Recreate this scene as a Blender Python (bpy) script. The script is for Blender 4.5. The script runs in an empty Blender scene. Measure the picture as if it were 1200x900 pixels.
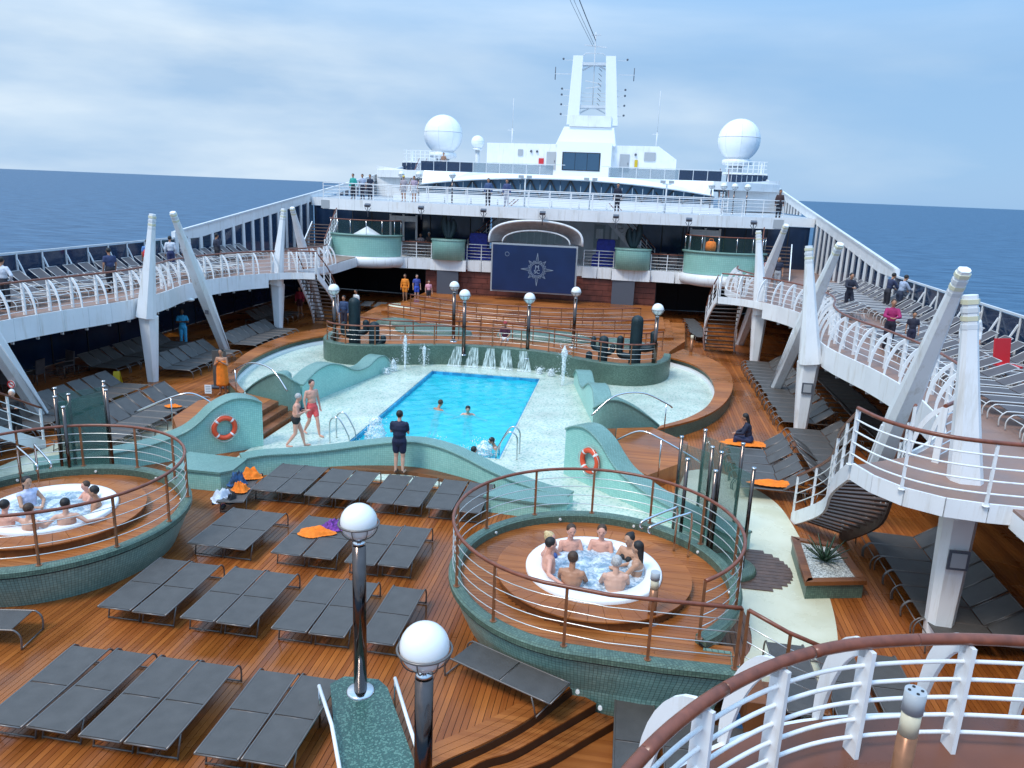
import bpy, bmesh, math, random
from math import sin, cos, pi, radians, atan2, sqrt, hypot
from mathutils import Vector, Matrix
from mathutils.geometry import tessellate_polygon
random.seed(7)
S = bpy.context.scene
COL = S.collection
# ------------------------------------------------------------------ camera
cam_d = bpy.data.cameras.new("camera"); cam = bpy.data.objects.new("camera", cam_d); COL.objects.link(cam)
PITCH, YAW, ROLL, CX, CH, FPX = radians(14.24), radians(8.51), radians(2.31), 6.157, 8.0, 900.0
fw = Vector((-sin(YAW)*cos(PITCH), cos(YAW)*cos(PITCH), -sin(PITCH)))
r0 = Vector((cos(YAW), sin(YAW), 0)); u0 = r0.cross(fw)
rr = r0*cos(ROLL)+u0*sin(ROLL); uu = -r0*sin(ROLL)+u0*cos(ROLL)
cam.matrix_world = Matrix(((rr.x,uu.x,-fw.x,CX),(rr.y,uu.y,-fw.y,0),(rr.z,uu.z,-fw.z,CH),(0,0,0,1)))
cam_d.sensor_width = 36; cam_d.lens = 36*FPX/1200; cam_d.clip_start = .1; cam_d.clip_end = 200000
S.camera = cam
S.render.resolution_x, S.render.resolution_y = 1024, 768
# ------------------------------------------------------------------ light
W = bpy.data.worlds.new("World"); S.world = W; W.use_nodes = True
nt = W.node_tree; nt.nodes.clear(); N = nt.nodes.new; Lk = nt.links.new
out = N('ShaderNodeOutputWorld'); bg = N('ShaderNodeBackground'); Lk(bg.outputs[0], out.inputs[0])
SUN_EL, SUN_AZ = radians(56), radians(-148)
sky = N('ShaderNodeTexSky'); sky.sky_type = 'NISHITA'; sky.sun_disc = False; sky.sun_elevation = SUN_EL
sky.sun_rotation = SUN_AZ; sky.air_density = 1.0; sky.dust_density = 0.5; sky.ozone_density = 1.5; sky.altitude = 0
tc = N('ShaderNodeTexCoord'); mp = N('ShaderNodeMapping'); mp.inputs['Scale'].default_value = (1.0, 1.0, 4.2)
mp.inputs['Location'].default_value = (.35, .1, .6)
Lk(tc.outputs['Generated'], mp.inputs[0])
nz = N('ShaderNodeTexNoise'); nz.inputs['Scale'].default_value = 1.25; nz.inputs['Detail'].default_value = 7; nz.inputs['Roughness'].default_value = .48; nz.inputs['Distortion'].default_value = .5
Lk(mp.outputs[0], nz.inputs[0])
cr = N('ShaderNodeValToRGB'); cr.color_ramp.elements[0].position = .34; cr.color_ramp.elements[1].position = .72
cr.color_ramp.elements[0].color = (0,0,0,1); cr.color_ramp.elements[1].color = (1,1,1,1)
Lk(nz.outputs[0], cr.inputs[0])
mpb = N('ShaderNodeMapping'); mpb.inputs['Scale'].default_value = (1.6, 1.6, 7.0); Lk(tc.outputs['Generated'], mpb.inputs[0])
nb = N('ShaderNodeTexNoise'); nb.inputs['Scale'].default_value = 2.1; nb.inputs['Detail'].default_value = 7; Lk(mpb.outputs[0], nb.inputs[0])
cb = N('ShaderNodeValToRGB'); cb.color_ramp.elements[0].position = .35; cb.color_ramp.elements[1].position = .7
cb.color_ramp.elements[0].color = (3.7,5.3,7.3,1); cb.color_ramp.elements[1].color = (7.0,8.0,8.8,1); Lk(nb.outputs[0], cb.inputs[0])
hz = N('ShaderNodeMixRGB'); hz.inputs[0].default_value = .90; Lk(sky.outputs[0], hz.inputs[1]); hz.inputs[2].default_value = (2.7,4.7,7.4,1)
mx = N('ShaderNodeMixRGB'); Lk(cr.outputs[0], mx.inputs[0]); Lk(hz.outputs[0], mx.inputs[1]); Lk(cb.outputs[0], mx.inputs[2])
sx = N('ShaderNodeSeparateXYZ'); Lk(tc.outputs['Generated'], sx.inputs[0])
lf = N('ShaderNodeMapRange'); lf.inputs[1].default_value = -.75; lf.inputs[2].default_value = .45; lf.inputs[3].default_value = .16; lf.inputs[4].default_value = -.30; Lk(sx.outputs[0], lf.inputs[0])
ad = N('ShaderNodeMath'); ad.operation = 'ADD'; Lk(nz.outputs[0], ad.inputs[0]); Lk(lf.outputs[0], ad.inputs[1]); Lk(ad.outputs[0], cr.inputs[0])
ze = N('ShaderNodeMapRange'); ze.inputs[1].default_value = .15; ze.inputs[2].default_value = .9; ze.inputs[3].default_value = 1; ze.inputs[4].default_value = 2.5; Lk(sx.outputs[2], ze.inputs[0])
vs = N('ShaderNodeVectorMath'); vs.operation = 'SCALE'; Lk(mx.outputs[0], vs.inputs[0]); Lk(ze.outputs[0], vs.inputs['Scale'])
Lk(vs.outputs[0], bg.inputs[0]); bg.inputs[1].default_value = .084
sd = bpy.data.lights.new("sun", 'SUN'); sd.energy = 1.5; sd.angle = radians(14); sd.color = (1,.94,.85)
so = bpy.data.objects.new("sun", sd); COL.objects.link(so)
sdir = Vector((sin(SUN_AZ)*cos(SUN_EL), cos(SUN_AZ)*cos(SUN_EL), sin(SUN_EL)))
so.rotation_euler = sdir.to_track_quat('Z','Y').to_euler(); so.location = (-40,20,60)
S.view_settings.view_transform = 'Standard'; S.view_settings.look = 'None'; S.view_settings.exposure = 0.48; S.view_settings.gamma = 1
S.render.engine = 'CYCLES'
# ------------------------------------------------------------------ materials
def mat(name, col, rough=.5, metal=0, var=.0, nscale=3, bump=0, bscale=40, alpha=1, rvar=0, col2=None, spec=None):
    m = bpy.data.materials.new(name); m.use_nodes = True; t = m.node_tree; b = t.nodes['Principled BSDF']
    b.inputs['Base Color'].default_value = (*col,1); b.inputs['Roughness'].default_value = rough; b.inputs['Metallic'].default_value = metal
    if spec is not None: b.inputs['Specular IOR Level'].default_value = spec
    if alpha < 1: b.inputs['Alpha'].default_value = alpha
    g = t.nodes.new('ShaderNodeNewGeometry')
    if var or col2 or rvar:
        n = t.nodes.new('ShaderNodeTexNoise'); n.inputs['Scale'].default_value = nscale; n.inputs['Detail'].default_value = 6
        t.links.new(g.outputs['Position'], n.inputs['Vector'])
        if var or col2:
            r = t.nodes.new('ShaderNodeValToRGB'); r.color_ramp.elements[0].position = .3; r.color_ramp.elements[1].position = .7
            c2 = col2 or tuple(min(1,c*(1+var)) for c in col); c1 = col if col2 else tuple(c*(1-var) for c in col)
            r.color_ramp.elements[0].color = (*c1,1); r.color_ramp.elements[1].color = (*c2,1)
            t.links.new(n.outputs[0], r.inputs[0]); t.links.new(r.outputs[0], b.inputs['Base Color'])
        if rvar:
            q = t.nodes.new('ShaderNodeMapRange'); q.inputs[1].default_value=.35; q.inputs[2].default_value=.65
            q.inputs[3].default_value = max(.02,rough-rvar); q.inputs[4].default_value = rough+rvar
            t.links.new(n.outputs[0], q.inputs[0]); t.links.new(q.outputs[0], b.inputs['Roughness'])
    if bump:
        n2 = t.nodes.new('ShaderNodeTexNoise'); n2.inputs['Scale'].default_value = bscale; n2.inputs['Detail'].default_value = 4
        t.links.new(g.outputs['Position'], n2.inputs['Vector'])
        bp = t.nodes.new('ShaderNodeBump'); bp.inputs['Strength'].default_value = bump; bp.inputs['Distance'].default_value = .02
        t.links.new(n2.outputs[0], bp.inputs['Height']); t.links.new(bp.outputs[0], b.inputs['Normal'])
    return m
def mosaic(name, cols, scale=14, rough=.3, big=.12, rnd=.15, wet=0):
    """small tesserae: voronoi cells give each tile its colour"""
    m = mat(name, cols[0], rough); t = m.node_tree; b = t.nodes['Principled BSDF']
    g = t.nodes.new('ShaderNodeNewGeometry')
    v = t.nodes.new('ShaderNodeTexVoronoi'); v.inputs['Scale'].default_value = scale; v.inputs['Randomness'].default_value = rnd
    t.links.new(g.outputs['Position'], v.inputs['Vector'])
    s = t.nodes.new('ShaderNodeSeparateColor'); t.links.new(v.outputs['Color'], s.inputs[0])
    r = t.nodes.new('ShaderNodeValToRGB'); cr = r.color_ramp; cr.interpolation = 'CONSTANT'
    for i,c in enumerate(cols):
        p = i/len(cols); e = cr.elements[i] if i < 2 else cr.elements.new(p); e.position = p; e.color = (*c,1)
    t.links.new(s.outputs[0], r.inputs[0])
    n = t.nodes.new('ShaderNodeTexNoise'); n.inputs['Scale'].default_value = .8; n.inputs['Detail'].default_value = 5; t.links.new(g.outputs['Position'], n.inputs['Vector'])
    q = t.nodes.new('ShaderNodeMapRange'); q.inputs[1].default_value=.3; q.inputs[2].default_value=.7; q.inputs[3].default_value = 1-big*2; q.inputs[4].default_value = 1+big
    t.links.new(n.outputs[0], q.inputs[0])
    x = t.nodes.new('ShaderNodeVectorMath'); x.operation = 'SCALE'; t.links.new(r.outputs[0], x.inputs[0]); t.links.new(q.outputs[0], x.inputs['Scale'])
    t.links.new(x.outputs[0], b.inputs['Base Color'])
    bp = t.nodes.new('ShaderNodeBump'); bp.inputs['Strength'].default_value = .35; bp.inputs['Distance'].default_value = .01; bp.invert = True
    t.links.new(v.outputs['Distance'], bp.inputs['Height']); t.links.new(bp.outputs[0], b.inputs['Normal'])
    return m
def tiles(name, c1, c2, mortar, size=.055, rough=.3, big=.08):
    m = mat(name, c1, rough); t = m.node_tree; b = t.nodes['Principled BSDF']; L = t.links.new
    uv = t.nodes.new('ShaderNodeUVMap'); uv.uv_map = 'tile'
    k = t.nodes.new('ShaderNodeTexBrick'); k.offset = 0; k.inputs['Scale'].default_value = 1; k.inputs['Brick Width'].default_value = size; k.inputs['Row Height'].default_value = size
    k.inputs['Mortar Size'].default_value = size*.075; k.inputs['Mortar Smooth'].default_value = .3; k.inputs['Bias'].default_value = 0
    k.inputs['Color1'].default_value = (*c1,1); k.inputs['Color2'].default_value = (*c2,1); k.inputs['Mortar'].default_value = (*mortar,1); L(uv.outputs[0], k.inputs['Vector'])
    g = t.nodes.new('ShaderNodeNewGeometry'); n = t.nodes.new('ShaderNodeTexNoise'); n.inputs['Scale'].default_value = .9; n.inputs['Detail'].default_value = 7; L(g.outputs['Position'], n.inputs['Vector'])
    q = t.nodes.new('ShaderNodeMapRange'); q.inputs[1].default_value=.3; q.inputs[2].default_value=.7; q.inputs[3].default_value = 1-big*1.6; q.inputs[4].default_value = 1+big; L(n.outputs[0], q.inputs[0])
    x = t.nodes.new('ShaderNodeVectorMath'); x.operation = 'SCALE'; L(k.outputs[0], x.inputs[0]); L(q.outputs[0], x.inputs['Scale']); L(x.outputs[0], b.inputs['Base Color'])
    bp = t.nodes.new('ShaderNodeBump'); bp.inputs['Strength'].default_value = .5; bp.inputs['Distance'].default_value = .006; bp.invert = True; L(k.outputs[1], bp.inputs['Height']); L(bp.outputs[0], b.inputs['Normal'])
    return m
def tile_uv():
    names = {m.name for m in (M['teal'],M['aqua'],M['cap'],M['green'],M['redtile'],M['aquapaint'])}
    for o in COL.objects:
        if o.type != 'MESH' or not o.data.materials or o.data.materials[0].name not in names: continue
        me = o.data; l = me.uv_layers.new(name='tile'); off = wloc(o); c = o.get('_uvc')
        for p in me.polygons:
            n = p.normal
            for li in p.loop_indices:
                v = me.vertices[me.loops[li].vertex_index].co+off
                if c is not None and abs(n.z) < .8: uvv = (atan2(v.y-c[1],v.x-c[0])*c[2], v.z)
                elif c is not None: r_ = hypot(v.y-c[1],v.x-c[0]); uvv = (atan2(v.y-c[1],v.x-c[0])*c[2], r_)
                elif abs(n.z) > .6: uvv = (v.x,v.y)
                elif abs(n.x) > abs(n.y)*1.6: uvv = (v.y,v.z)
                elif abs(n.y) > abs(n.x)*1.6: uvv = (v.x,v.z)
                else: uvv = ((v.x-v.y*(1 if n.x*n.y>0 else -1))*.707,v.z)
                l.data[li].uv = uvv
def plank_mat(name, c1, c2, pitch=.1, axis=0, rough=.28, rvar=.16, joint=False):
    """wood: colour varies per plank (cell of width pitch), grain along the plank, wet sheen patches"""
    m = mat(name, c1, rough); t = m.node_tree; b = t.nodes['Principled BSDF']; L = t.links.new
    g = t.nodes.new('ShaderNodeNewGeometry'); sp = t.nodes.new('ShaderNodeSeparateXYZ'); L(g.outputs['Position'], sp.inputs[0])
    d = t.nodes.new('ShaderNodeMath'); d.operation='DIVIDE'; d.inputs[1].default_value = pitch; L(sp.outputs[axis], d.inputs[0])
    f = t.nodes.new('ShaderNodeMath'); f.operation='FLOOR'; L(d.outputs[0], f.inputs[0])
    w = t.nodes.new('ShaderNodeTexWhiteNoise'); w.noise_dimensions='1D'; L(f.outputs[0], w.inputs['W'])
    mp = t.nodes.new('ShaderNodeMapping'); sc = [1.2,1.2,8]; sc[axis] = 30; mp.inputs['Scale'].default_value = sc; L(g.outputs['Position'], mp.inputs[0])
    n = t.nodes.new('ShaderNodeTexNoise'); n.inputs['Scale'].default_value = 1; n.inputs['Detail'].default_value = 5; L(mp.outputs[0], n.inputs[0])
    a = t.nodes.new('ShaderNodeMath'); a.operation='MULTIPLY_ADD'; a.inputs[1].default_value = .45; L(w.outputs[0], a.inputs[0])
    a2 = t.nodes.new('ShaderNodeMath'); a2.operation='MULTIPLY'; a2.inputs[1].default_value = .55; L(n.outputs[0], a2.inputs[0]); L(a2.outputs[0], a.inputs[2])
    r = t.nodes.new('ShaderNodeValToRGB'); r.color_ramp.elements[0].position=.1; r.color_ramp.elements[1].position=.85
    r.color_ramp.elements[0].color = (*c1,1); r.color_ramp.elements[1].color = (*c2,1); L(a.outputs[0], r.inputs[0])
    n3 = t.nodes.new('ShaderNodeTexNoise'); n3.inputs['Scale'].default_value = .5; n3.inputs['Detail'].default_value = 4; n3.inputs['Roughness'].default_value=.5; L(g.outputs['Position'], n3.inputs[0])
    r3 = t.nodes.new('ShaderNodeValToRGB'); r3.color_ramp.elements[0].position=.34; r3.color_ramp.elements[1].position=.62; L(n3.outputs[0], r3.inputs[0])
    dk = t.nodes.new('ShaderNodeMapRange'); dk.inputs[3].default_value=.62; dk.inputs[4].default_value=1.06; L(r3.outputs[0], dk.inputs[0])
    v = t.nodes.new('ShaderNodeVectorMath'); v.operation='SCALE'; L(r.outputs[0], v.inputs[0]); L(dk.outputs[0], v.inputs['Scale'])
    last = v
    if joint:
        fr = t.nodes.new('ShaderNodeMath'); fr.operation='FRACT'; L(d.outputs[0], fr.inputs[0])
        gt = t.nodes.new('ShaderNodeMapRange'); gt.inputs[1].default_value=.0; gt.inputs[2].default_value=.12; gt.inputs[3].default_value=.35; L(fr.outputs[0], gt.inputs[0])
        v2 = t.nodes.new('ShaderNodeVectorMath'); v2.operation='SCALE'; L(v.outputs[0], v2.inputs[0]); L(gt.outputs[0], v2.inputs['Scale']); last = v2
    b.inputs['Specular IOR Level'].default_value = .33
    L(last.outputs[0], b.inputs['Base Color'])
    rg = t.nodes.new('ShaderNodeMapRange'); rg.inputs[3].default_value = max(.05,rough-rvar); rg.inputs[4].default_value = rough+rvar; L(r3.outputs[0], rg.inputs[0]); L(rg.outputs[0], b.inputs['Roughness'])
    return m
M = {}
M['white'] = mat('white_paint', (.80,.81,.82), .35, var=.05, nscale=1.2)
tw = M['white'].node_tree; bw = tw.nodes['Principled BSDF']; old = bw.inputs['Base Color'].links[0].from_socket
gw = tw.nodes.new('ShaderNodeNewGeometry'); mw = tw.nodes.new('ShaderNodeMapping'); mw.inputs['Scale'].default_value = (5,5,.55); nw = tw.nodes.new('ShaderNodeTexNoise'); nw.inputs['Scale'].default_value = 1; nw.inputs['Detail'].default_value = 6; nw.inputs['Roughness'].default_value = .65
rw = tw.nodes.new('ShaderNodeValToRGB'); rw.color_ramp.elements[0].position = .30; rw.color_ramp.elements[1].position = .46; rw.color_ramp.elements[0].color = (.78,.74,.68,1); rw.color_ramp.elements[1].color = (1,1,1,1)
xw = tw.nodes.new('ShaderNodeMixRGB'); xw.blend_type = 'MULTIPLY'; xw.inputs[0].default_value = .8
tw.links.new(gw.outputs['Position'], mw.inputs[0]); tw.links.new(mw.outputs[0], nw.inputs[0]); tw.links.new(nw.outputs[0], rw.inputs[0]); tw.links.new(old, xw.inputs[1]); tw.links.new(rw.outputs[0], xw.inputs[2]); tw.links.new(xw.outputs[0], bw.inputs['Base Color'])
M['white2'] = mat('white_gelcoat', (.86,.87,.88), .22)
M['offwhite'] = mat('grey_white_paint', (.62,.64,.66), .45, var=.08, nscale=2)
M['navyglass'] = mat('dark_blue_glass', (.010,.025,.060), .12, var=.35, nscale=.7)
M['blackwall'] = mat('dark_interior', (.012,.014,.02), .6, var=.3, nscale=.6)
M['bandglass'] = mat('blue_band_glass', (.04,.09,.15), .15)
M['palepane'] = mat('pale_parapet_glass', (.22,.30,.36), .1, alpha=.55)
M['glass'] = mat('clear_green_glass', (.10,.22,.19), .04, alpha=.13)
M['paneblue'] = mat('blue_windscreen_glass', (.015,.035,.08), .08, alpha=.86)
M['chrome'] = mat('stainless_steel', (.62,.62,.63), .14, metal=1)
M['bronze'] = mat('bronze_post', (.27,.115,.055), .3, metal=.35, var=.2, nscale=8)
M['rail'] = mat('varnished_handrail', (.19,.055,.028), .3, var=.25, nscale=9)
M['wire'] = mat('steel_wire', (.72,.70,.66), .3, metal=.8)
M['deck'] = plank_mat('wet_teak_planks', (.20,.048,.009), (.45,.140,.029), .1, 0, rough=.30, rvar=.17)
M['deckr'] = plank_mat('teak_ring_planks', (.25,.068,.014), (.45,.150,.036), .1, 1, rough=.32, rvar=.16)
M['caulk'] = mat('deck_caulk', (.02,.012,.008), .5)
M['woodstep'] = plank_mat('dark_step_teak', (.12,.038,.012), (.25,.09,.03), .1, 1, rough=.3)
M['tread'] = mat('stair_tread_wood', (.105,.058,.040), .45, var=.3, nscale=6)
M['boardwall'] = mat('red_brown_wall_board', (.15,.042,.030), .4, var=.3, nscale=2.5)
M['sidedeck'] = mat('pinkish_deck_covering', (.27,.155,.115), .45, var=.12, nscale=1.5, rvar=.15)
M['fgdeck'] = mat('wet_brown_deck_covering', (.17,.062,.036), .38, var=.18, nscale=1.5, rvar=.15, spec=.3)
M['teal'] = tiles('teal_mosaic', (.19,.35,.31),(.27,.45,.395),(.08,.15,.13), .06)
M['aqua'] = tiles('aqua_mosaic', (.29,.60,.53),(.37,.68,.60),(.22,.44,.39), .06, .28, .05)
M['aquapaint'] = tiles('aqua_tub_tiles', (.27,.54,.47),(.31,.58,.51),(.22,.42,.37), .12, .35, .05)
M['cap'] = tiles('grey_teal_cap_mosaic', (.155,.295,.258),(.205,.36,.315),(.08,.15,.13), .045, .35, .07)
M['green'] = tiles('moss_green_mosaic', (.07,.125,.095),(.125,.20,.15),(.04,.065,.05), .045, .4, .14)
M['greentop'] = mosaic('green_speckled_tiles', [(.03,.085,.07),(.045,.11,.09),(.10,.20,.16),(.04,.09,.075)], 42, .35, big=.1, rnd=1)
M['pooldeck'] = mosaic('cream_mosaic', [(.55,.62,.52),(.48,.59,.50),(.62,.67,.57),(.59,.65,.55),(.36,.50,.42),(.60,.66,.56)], 19, .25, big=.1, rnd=.6)
M['poolside'] = mosaic('blue_pool_tiles', [(.04,.32,.55),(.05,.38,.62),(.03,.25,.48)], 7, .2, rnd=0)
M['poolfloor'] = mat('pool_floor', (.03,.68,.78), .4, var=.12, nscale=1.2)
M['cream'] = mat('cream_walkway', (.60,.57,.40), .3, var=.12, nscale=1.2, rvar=.12, col2=(.70,.68,.52))
M['sling'] = mat('charcoal_sling', (.078,.072,.068), .6, var=.12, nscale=4.5, bump=.25, bscale=260)
M['sling2'] = mat('brown_grey_sling', (.085,.070,.072), .6, var=.15, nscale=3)
M['frame'] = mat('taupe_frame', (.17,.15,.14), .35, metal=.5)
M['framew'] = mat('pale_frame', (.60,.59,.58), .4, metal=.2)
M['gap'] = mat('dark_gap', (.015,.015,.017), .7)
M['cactus'] = mat('dark_teal_cactus', (.004,.020,.027), .6, var=.3, nscale=8)
M['leaf'] = mat('agave_leaf', (.022,.055,.028), .4, var=.4, nscale=12)
M['gravel'] = mosaic('gravel', [(.5,.5,.47),(.2,.2,.19),(.65,.66,.62),(.35,.36,.33)], 40, .6, rnd=1)
M['globe'] = mat('opal_globe', (.84,.84,.83), .15)
M['orange'] = mat('orange_towel', (.85,.20,.012), .85, var=.18, nscale=9, bump=.5, bscale=50)
M['purple'] = mat('purple_cloth', (.13,.03,.22), .85, var=.9, nscale=16)
M['ring'] = mat('lifebuoy_orange', (.72,.085,.03), .45, var=.08)
M['bluecover'] = mat('blue_cover', (.012,.025,.26), .6, var=.3, nscale=5)
M['red'] = mat('red_fabric', (.55,.02,.03), .6)
M['yellow'] = mat('yellow_plastic', (.60,.42,.02), .4)
M['treadd'] = mat('dark_riser', (.035,.015,.008), .4)
M['glassd'] = mat('tinted_green_glass', (.08,.20,.17), .04, alpha=.26)
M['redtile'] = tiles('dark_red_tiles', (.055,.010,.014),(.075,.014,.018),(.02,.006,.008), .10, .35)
M['screen'] = mat('navy_led_screen', (.006,.022,.085), .35, var=.15, nscale=.9)
M['logo'] = mat('silver_print', (.30,.37,.46), .5)
M['greypanel'] = mat('grey_speaker_panel', (.085,.095,.12), .5)
M['shell'] = mat('pleated_canopy', (.50,.46,.45), .6, var=.15, nscale=3)
M['vent'] = mat('grey_vent', (.38,.40,.42), .5)
M['black'] = mat('black_fabric', (.012,.012,.014), .7)
M['signw'] = mat('sign_white', (.8,.8,.8), .5)
M['signr'] = mat('sign_red', (.6,.02,.02), .5)
M['bulb'] = mat('bulkhead_lamp_cover', (.75,.75,.72), .3)
M['amber'] = mat('frosted_lens', (.62,.55,.40), .3)
def water_mat(name, col, alpha, rough, bs, bstr, foam=None, fscale=3, fthr=(.45,.65), dist=.05):
    m = mat(name, col, rough, alpha=alpha); t = m.node_tree; b = t.nodes['Principled BSDF']; L = t.links.new
    g = t.nodes.new('ShaderNodeNewGeometry'); n = t.nodes.new('ShaderNodeTexNoise'); n.inputs['Scale'].default_value=bs; n.inputs['Detail'].default_value=5; n.inputs['Distortion'].default_value=.6; L(g.outputs['Position'], n.inputs[0])
    bp = t.nodes.new('ShaderNodeBump'); bp.inputs['Strength'].default_value=bstr; bp.inputs['Distance'].default_value=dist; L(n.outputs[0], bp.inputs['Height']); L(bp.outputs[0], b.inputs['Normal'])
    if foam:
        n2 = t.nodes.new('ShaderNodeTexNoise'); n2.inputs['Scale'].default_value=fscale; n2.inputs['Detail'].default_value=8; n2.inputs['Roughness'].default_value=.7; n2.inputs['Distortion'].default_value=.8; L(g.outputs['Position'], n2.inputs[0])
        r = t.nodes.new('ShaderNodeValToRGB'); r.color_ramp.elements[0].position, r.color_ramp.elements[1].position = fthr
        r.color_ramp.elements[0].color=(*col,1); r.color_ramp.elements[1].color=(*foam,1); L(n2.outputs[0], r.inputs[0]); L(r.outputs[0], b.inputs['Base Color'])
    return m
M['poolwater'] = water_mat('pool_water', (.01,.60,.68), .66, .06, 3.2, .55, foam=(.10,.70,.84), fscale=1.6, fthr=(.42,.75))
M['tubwater'] = water_mat('bubbling_water', (.22,.33,.42), .93, .12, 9, .8, foam=(.82,.88,.92), fscale=5, fthr=(.42,.62))
M['jet'] = mat('white_jet_water', (.90,.95,.97), .4, bump=.8, bscale=30)
tj = M['jet'].node_tree; gj = tj.nodes.new('ShaderNodeNewGeometry'); nj = tj.nodes.new('ShaderNodeTexNoise'); nj.inputs['Scale'].default_value = 17; nj.inputs['Detail'].default_value = 5; tj.links.new(gj.outputs['Position'], nj.inputs[0])
qj = tj.nodes.new('ShaderNodeMapRange'); qj.inputs[1].default_value=.36; qj.inputs[2].default_value=.62; qj.inputs[3].default_value=.08; qj.inputs[4].default_value=.92; tj.links.new(nj.outputs[0], qj.inputs[0]); tj.links.new(qj.outputs[0], tj.nodes['Principled BSDF'].inputs['Alpha'])
M['fall'] = mat('thin_falling_water', (.75,.88,.86), .15)
tj = M['fall'].node_tree; gj = tj.nodes.new('ShaderNodeNewGeometry'); mj = tj.nodes.new('ShaderNodeMapping'); mj.inputs['Scale'].default_value = (26,4,2.2); nj = tj.nodes.new('ShaderNodeTexNoise'); nj.inputs['Scale'].default_value = 1; nj.inputs['Detail'].default_value = 5; tj.links.new(gj.outputs['Position'], mj.inputs[0]); tj.links.new(mj.outputs[0], nj.inputs[0])
qj = tj.nodes.new('ShaderNodeMapRange'); qj.inputs[1].default_value=.40; qj.inputs[2].default_value=.66; qj.inputs[3].default_value=.10; qj.inputs[4].default_value=.75; tj.links.new(nj.outputs[0], qj.inputs[0]); tj.links.new(qj.outputs[0], tj.nodes['Principled BSDF'].inputs['Alpha'])
M['sea'] = water_mat('sea_water', (.008,.045,.115), 1, .5, .11, .8, dist=1.6); M['sea'].node_tree.nodes['Principled BSDF'].inputs['Specular IOR Level'].default_value = .12
tS = M['sea'].node_tree; gS = tS.nodes.new('ShaderNodeNewGeometry'); mS = tS.nodes.new('ShaderNodeMapping'); mS.inputs['Scale'].default_value=(.045,.13,1)
tS.links.new(gS.outputs['Position'], mS.inputs[0]); nS = tS.nodes.new('ShaderNodeTexNoise'); nS.inputs['Scale'].default_value=1; nS.inputs['Detail'].default_value=10; nS.inputs['Roughness'].default_value=.65
tS.links.new(mS.outputs[0], nS.inputs[0]); rS = tS.nodes.new('ShaderNodeValToRGB'); rS.color_ramp.elements[0].position=.35; rS.color_ramp.elements[1].position=.68
rS.color_ramp.elements[0].color=(.020,.066,.130,1); rS.color_ramp.elements[1].color=(.065,.150,.250,1)
tS.links.new(nS.outputs[0], rS.inputs[0]); tS.links.new(rS.outputs[0], tS.nodes['Principled BSDF'].inputs['Base Color'])
_cm = {}
def cmat(col, rough=.75, tag='cloth'):
    k = (tuple(col), tag)
    if k not in _cm: _cm[k] = mat(f'{tag}_colour', col, rough, var=.18, nscale=14)
    return _cm[k]
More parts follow.
